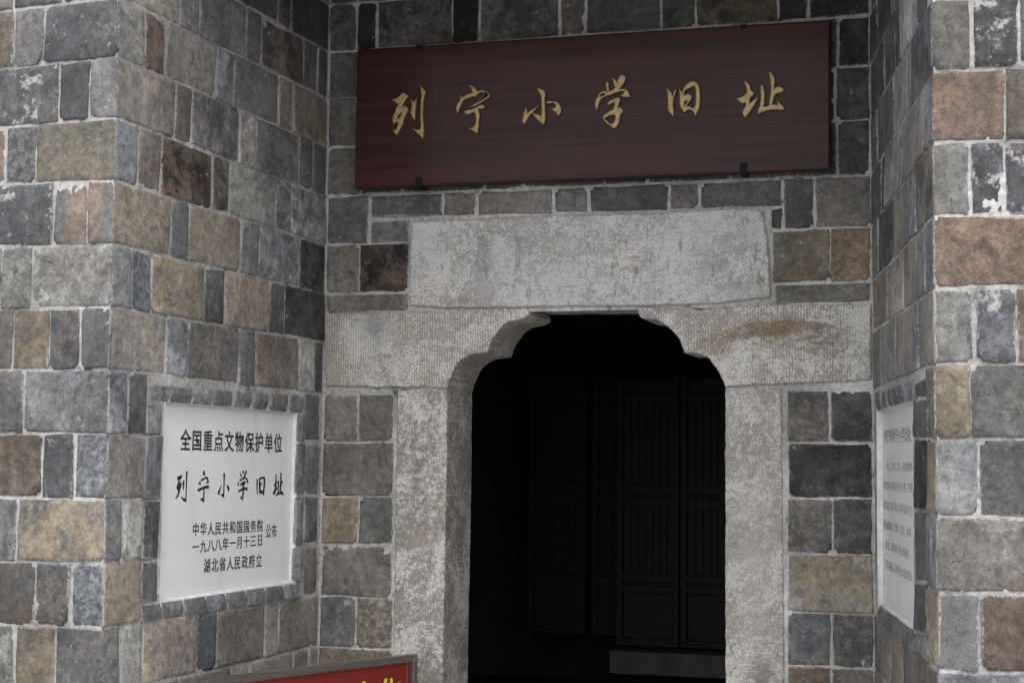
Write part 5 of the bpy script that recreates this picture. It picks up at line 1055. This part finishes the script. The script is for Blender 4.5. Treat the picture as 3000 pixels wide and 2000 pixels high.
# ------------------------------------------------------------ text
def text_mesh(body, bold=.0):
    c = bpy.data.curves.new('t', 'FONT'); c.body = body; c.offset = bold; c.resolution_u = 3
    o = bpy.data.objects.new('t', c); COL.objects.link(o)
    me = bpy.data.meshes.new_from_object(o.evaluated_get(bpy.context.evaluated_depsgraph_get())); bpy.data.objects.remove(o); return me
def ext(me): a = np.empty(len(me.vertices) * 3); me.vertices.foreach_get('co', a); a = a.reshape(-1, 3); return a
g1, g2 = ext(text_mesh('国')), ext(text_mesh('国国'))
ADV = (g2[:, 0].max() - g1[:, 0].max()); GH = g1[:, 1].max() - g1[:, 1].min(); GCX = (g1[:, 0].max() + g1[:, 0].min()) / 2; GCY = (g1[:, 1].max() + g1[:, 1].min()) / 2
def text_line(fr, off, spec, mat, parent, bold=.012, wd=None, name='inscription', heavy=0.):
    txt, u0, z0, u1, z1, h = spec; n = len(txt)
    me = text_mesh(txt, bold)
    if heavy:                     # a second cut shifted sideways thickens the strokes
        bm = bmesh.new(); bm.from_mesh(me); n0 = len(bm.verts); bm.from_mesh(me); bm.verts.ensure_lookup_table()
        for v in bm.verts[n0:]: v.co.x += heavy; v.co.z += .001
        bm.to_mesh(me); bm.free()
    a = ext(me)
    step = (u1 - u0) / max(1, n - 1); sx = step / ADV
    k = 1.0 if wd is None else wd
    # keep each glyph centred in its cell but narrow it by k
    cell = np.round((a[:, 0] - GCX) / ADV); loc = a[:, 0] - GCX - cell * ADV
    x = cell * step + loc * sx * k; zc = z0 + (z1 - z0) * (cell / max(1, n - 1)); z = (a[:, 1] - GCY) * h / GH + zc
    cx = (u1 - u0) / 2; cz_ = (z0 + z1) / 2
    a2 = np.stack([x - cx, z - cz_, a[:, 2] * .25], -1); me.vertices.foreach_set('co', a2.ravel()); me.update(); me.name = name
    return link(name, me, mat, parent, fr.MC(u0 + cx, cz_, off))
def plaque(fr, q, label, rec=.028, loc=None):
    us = sorted(p[0] for p in q); zs = sorted(p[1] for p in q)
    t = empty('stone_plaque', fr.P((us[0] + us[3]) / 2, zs[0], -rec), label, 'plaque')
    TL, TR, BR, BL = q; m = .014
    cx, cz_ = (us[0] + us[3]) / 2, (zs[0] + zs[3]) / 2
    pn = boxes('panel', [(us[0] - cx - .01, rec, zs[0] - cz_ - .01, us[3] - cx + .01, rec + .02, zs[3] - cz_ + .01)], .002)
    link('panel', pn, M_MARBLE, t, fr.M(cx, cz_, 0))
    # plaster reveal running round the recess
    r = np.random.default_rng(3); outer = dens([TL, TR, BR, BL], .04, .0004, r); n = len(outer); V = []; F = []
    for (u, z) in outer:
        du, dz = (cx - u), (cz_ - z)
        iu = u + math.copysign(min(m * .6, abs(du)), du) * (1 if abs(du) > (us[3] - us[0]) / 2 - .03 else .2); iz = z + math.copysign(m * .6, dz) * (1 if abs(dz) > (zs[3] - zs[0]) / 2 - .04 else .2)
        ou = u - math.copysign(.02, du) * (1 if abs(du) > (us[3] - us[0]) / 2 - .03 else 0); oz = z - math.copysign(.02, dz) * (1 if abs(dz) > (zs[3] - zs[0]) / 2 - .04 else 0)
        V += [(iu - cx, rec - .0008, iz - cz_), (u - cx, .006, z - cz_), (ou - cx, .0055, oz - cz_)]
    for i in range(n):
        j = (i + 1) % n
        F += [(3 * i, 3 * j, 3 * j + 1, 3 * i + 1), (3 * i + 1, 3 * j + 1, 3 * j + 2, 3 * i + 2)]
    link('plaster_reveal', mesh('plaster_reveal', V, F), M_PLASTER, t, fr.M(cx, cz_, 0))
    return t
fl, f_r = FR['side_left'], FR['side_right']
pl = plaque(fl, G_plaqL, 'white marble plaque with bold black Chinese lettering on the left side wall')
for k, s_ in enumerate(G_textL): text_line(fl, -.0276, s_, M_INK, pl, .014 if k == 0 else .010, .90, heavy=.022)
for ch in G_calli: poly_obj('character', [chaikin(q) for q in ch], fl, -.0278, M_INK, pl, .0003, .0, False)
pr = plaque(f_r, G_plaqR, 'pale marble plaque with many short lines of small writing on the right side wall')
for k, s_ in enumerate(G_textR): text_line(f_r, -.0276, s_, M_INKG, pr, .010 if k == 0 else .0)['kind'] = 'stuff'
# ------------------------------------------------------------ framed red notice in the foreground
SA, SB = G_sign; fs = Frame(SA, SB); zt = SA[2]
st = empty('framed_notice', (fs.P(fs.L / 2, 0)), 'red notice board with yellow lettering in a stainless steel frame, bottom left of the doorway', 'notice')
fw = .025
def fpart(name, b, mat, bev=.002): return link(name, boxes(name, b, bev), mat, st, fs.M(0, 0, 0))
zb = .16
# mitred steel frame members
def member(pts):
    V = [(x, -.012, z) for x, z in pts] + [(x, .022, z) for x, z in pts]
    bm = bmesh.new(); vs = [bm.verts.new(p) for p in V]
    bm.faces.new(vs[:4]); bm.faces.new(vs[4:][::-1])
    for i in range(4): bm.faces.new((vs[(i + 1) % 4], vs[i], vs[i + 4], vs[(i + 1) % 4 + 4]))
    bmesh.ops.recalc_face_normals(bm, faces=bm.faces[:]); bmesh.ops.bevel(bm, geom=bm.edges[:], offset=.0016, segments=2, affect='EDGES')
    me = bpy.data.meshes.new('frame_rail'); bm.to_mesh(me); bm.free(); return link('frame_rail', me, M_STEEL, st, fs.M(0, 0, 0))
L = fs.L; e = .0006
member([(0, zt), (L, zt), (L - fw, zt - fw), (fw, zt - fw)])
member([(L, zt - e), (L, zb), (L - fw, zb + fw), (L - fw, zt - fw - e)])
member([(0, zb), (0, zt - e), (fw, zt - fw - e), (fw, zb + fw)])
member([(fw + e, zb + fw), (L - fw - e, zb + fw), (L - e, zb), (e, zb)])
fpart('panel', [(fw - .004, -.002, zb + fw - .004, L - fw - .024, .006, zt - fw + .004)], M_RED, 0)
fpart('panel_edge', [(L - fw - .022, -.001, zb + fw, L - fw + .003, .006, zt - fw + .003)], M_MAROON, 0)
fpart('trim_strip', [(L - fw - .024, -.006, zb + fw, L - fw - .0215, -.001, zt - fw)], M_STEEL, 0)
zc = zt - fw - .114
for bold, mt, o_ in ((.045, M_BLACK, .0024), (.020, M_YELLOW, .0030)):
    text_line(fs, o_, ['展示馆迎宾文化', L - .89, zc, L - .135, zc, .115], mt, st, bold, None, 'lettering')
for x in (.012, L - .012): fpart('leg', [(x - .012, -.008, 0, x + .012, .018, zb + .002)], M_STEEL)
fpart('foot', [(-.01, -.16, .001, .035, .17, .03)], M_STEEL); fpart('foot', [(L - .035, -.16, .001, L + .01, .17, .03)], M_STEEL)
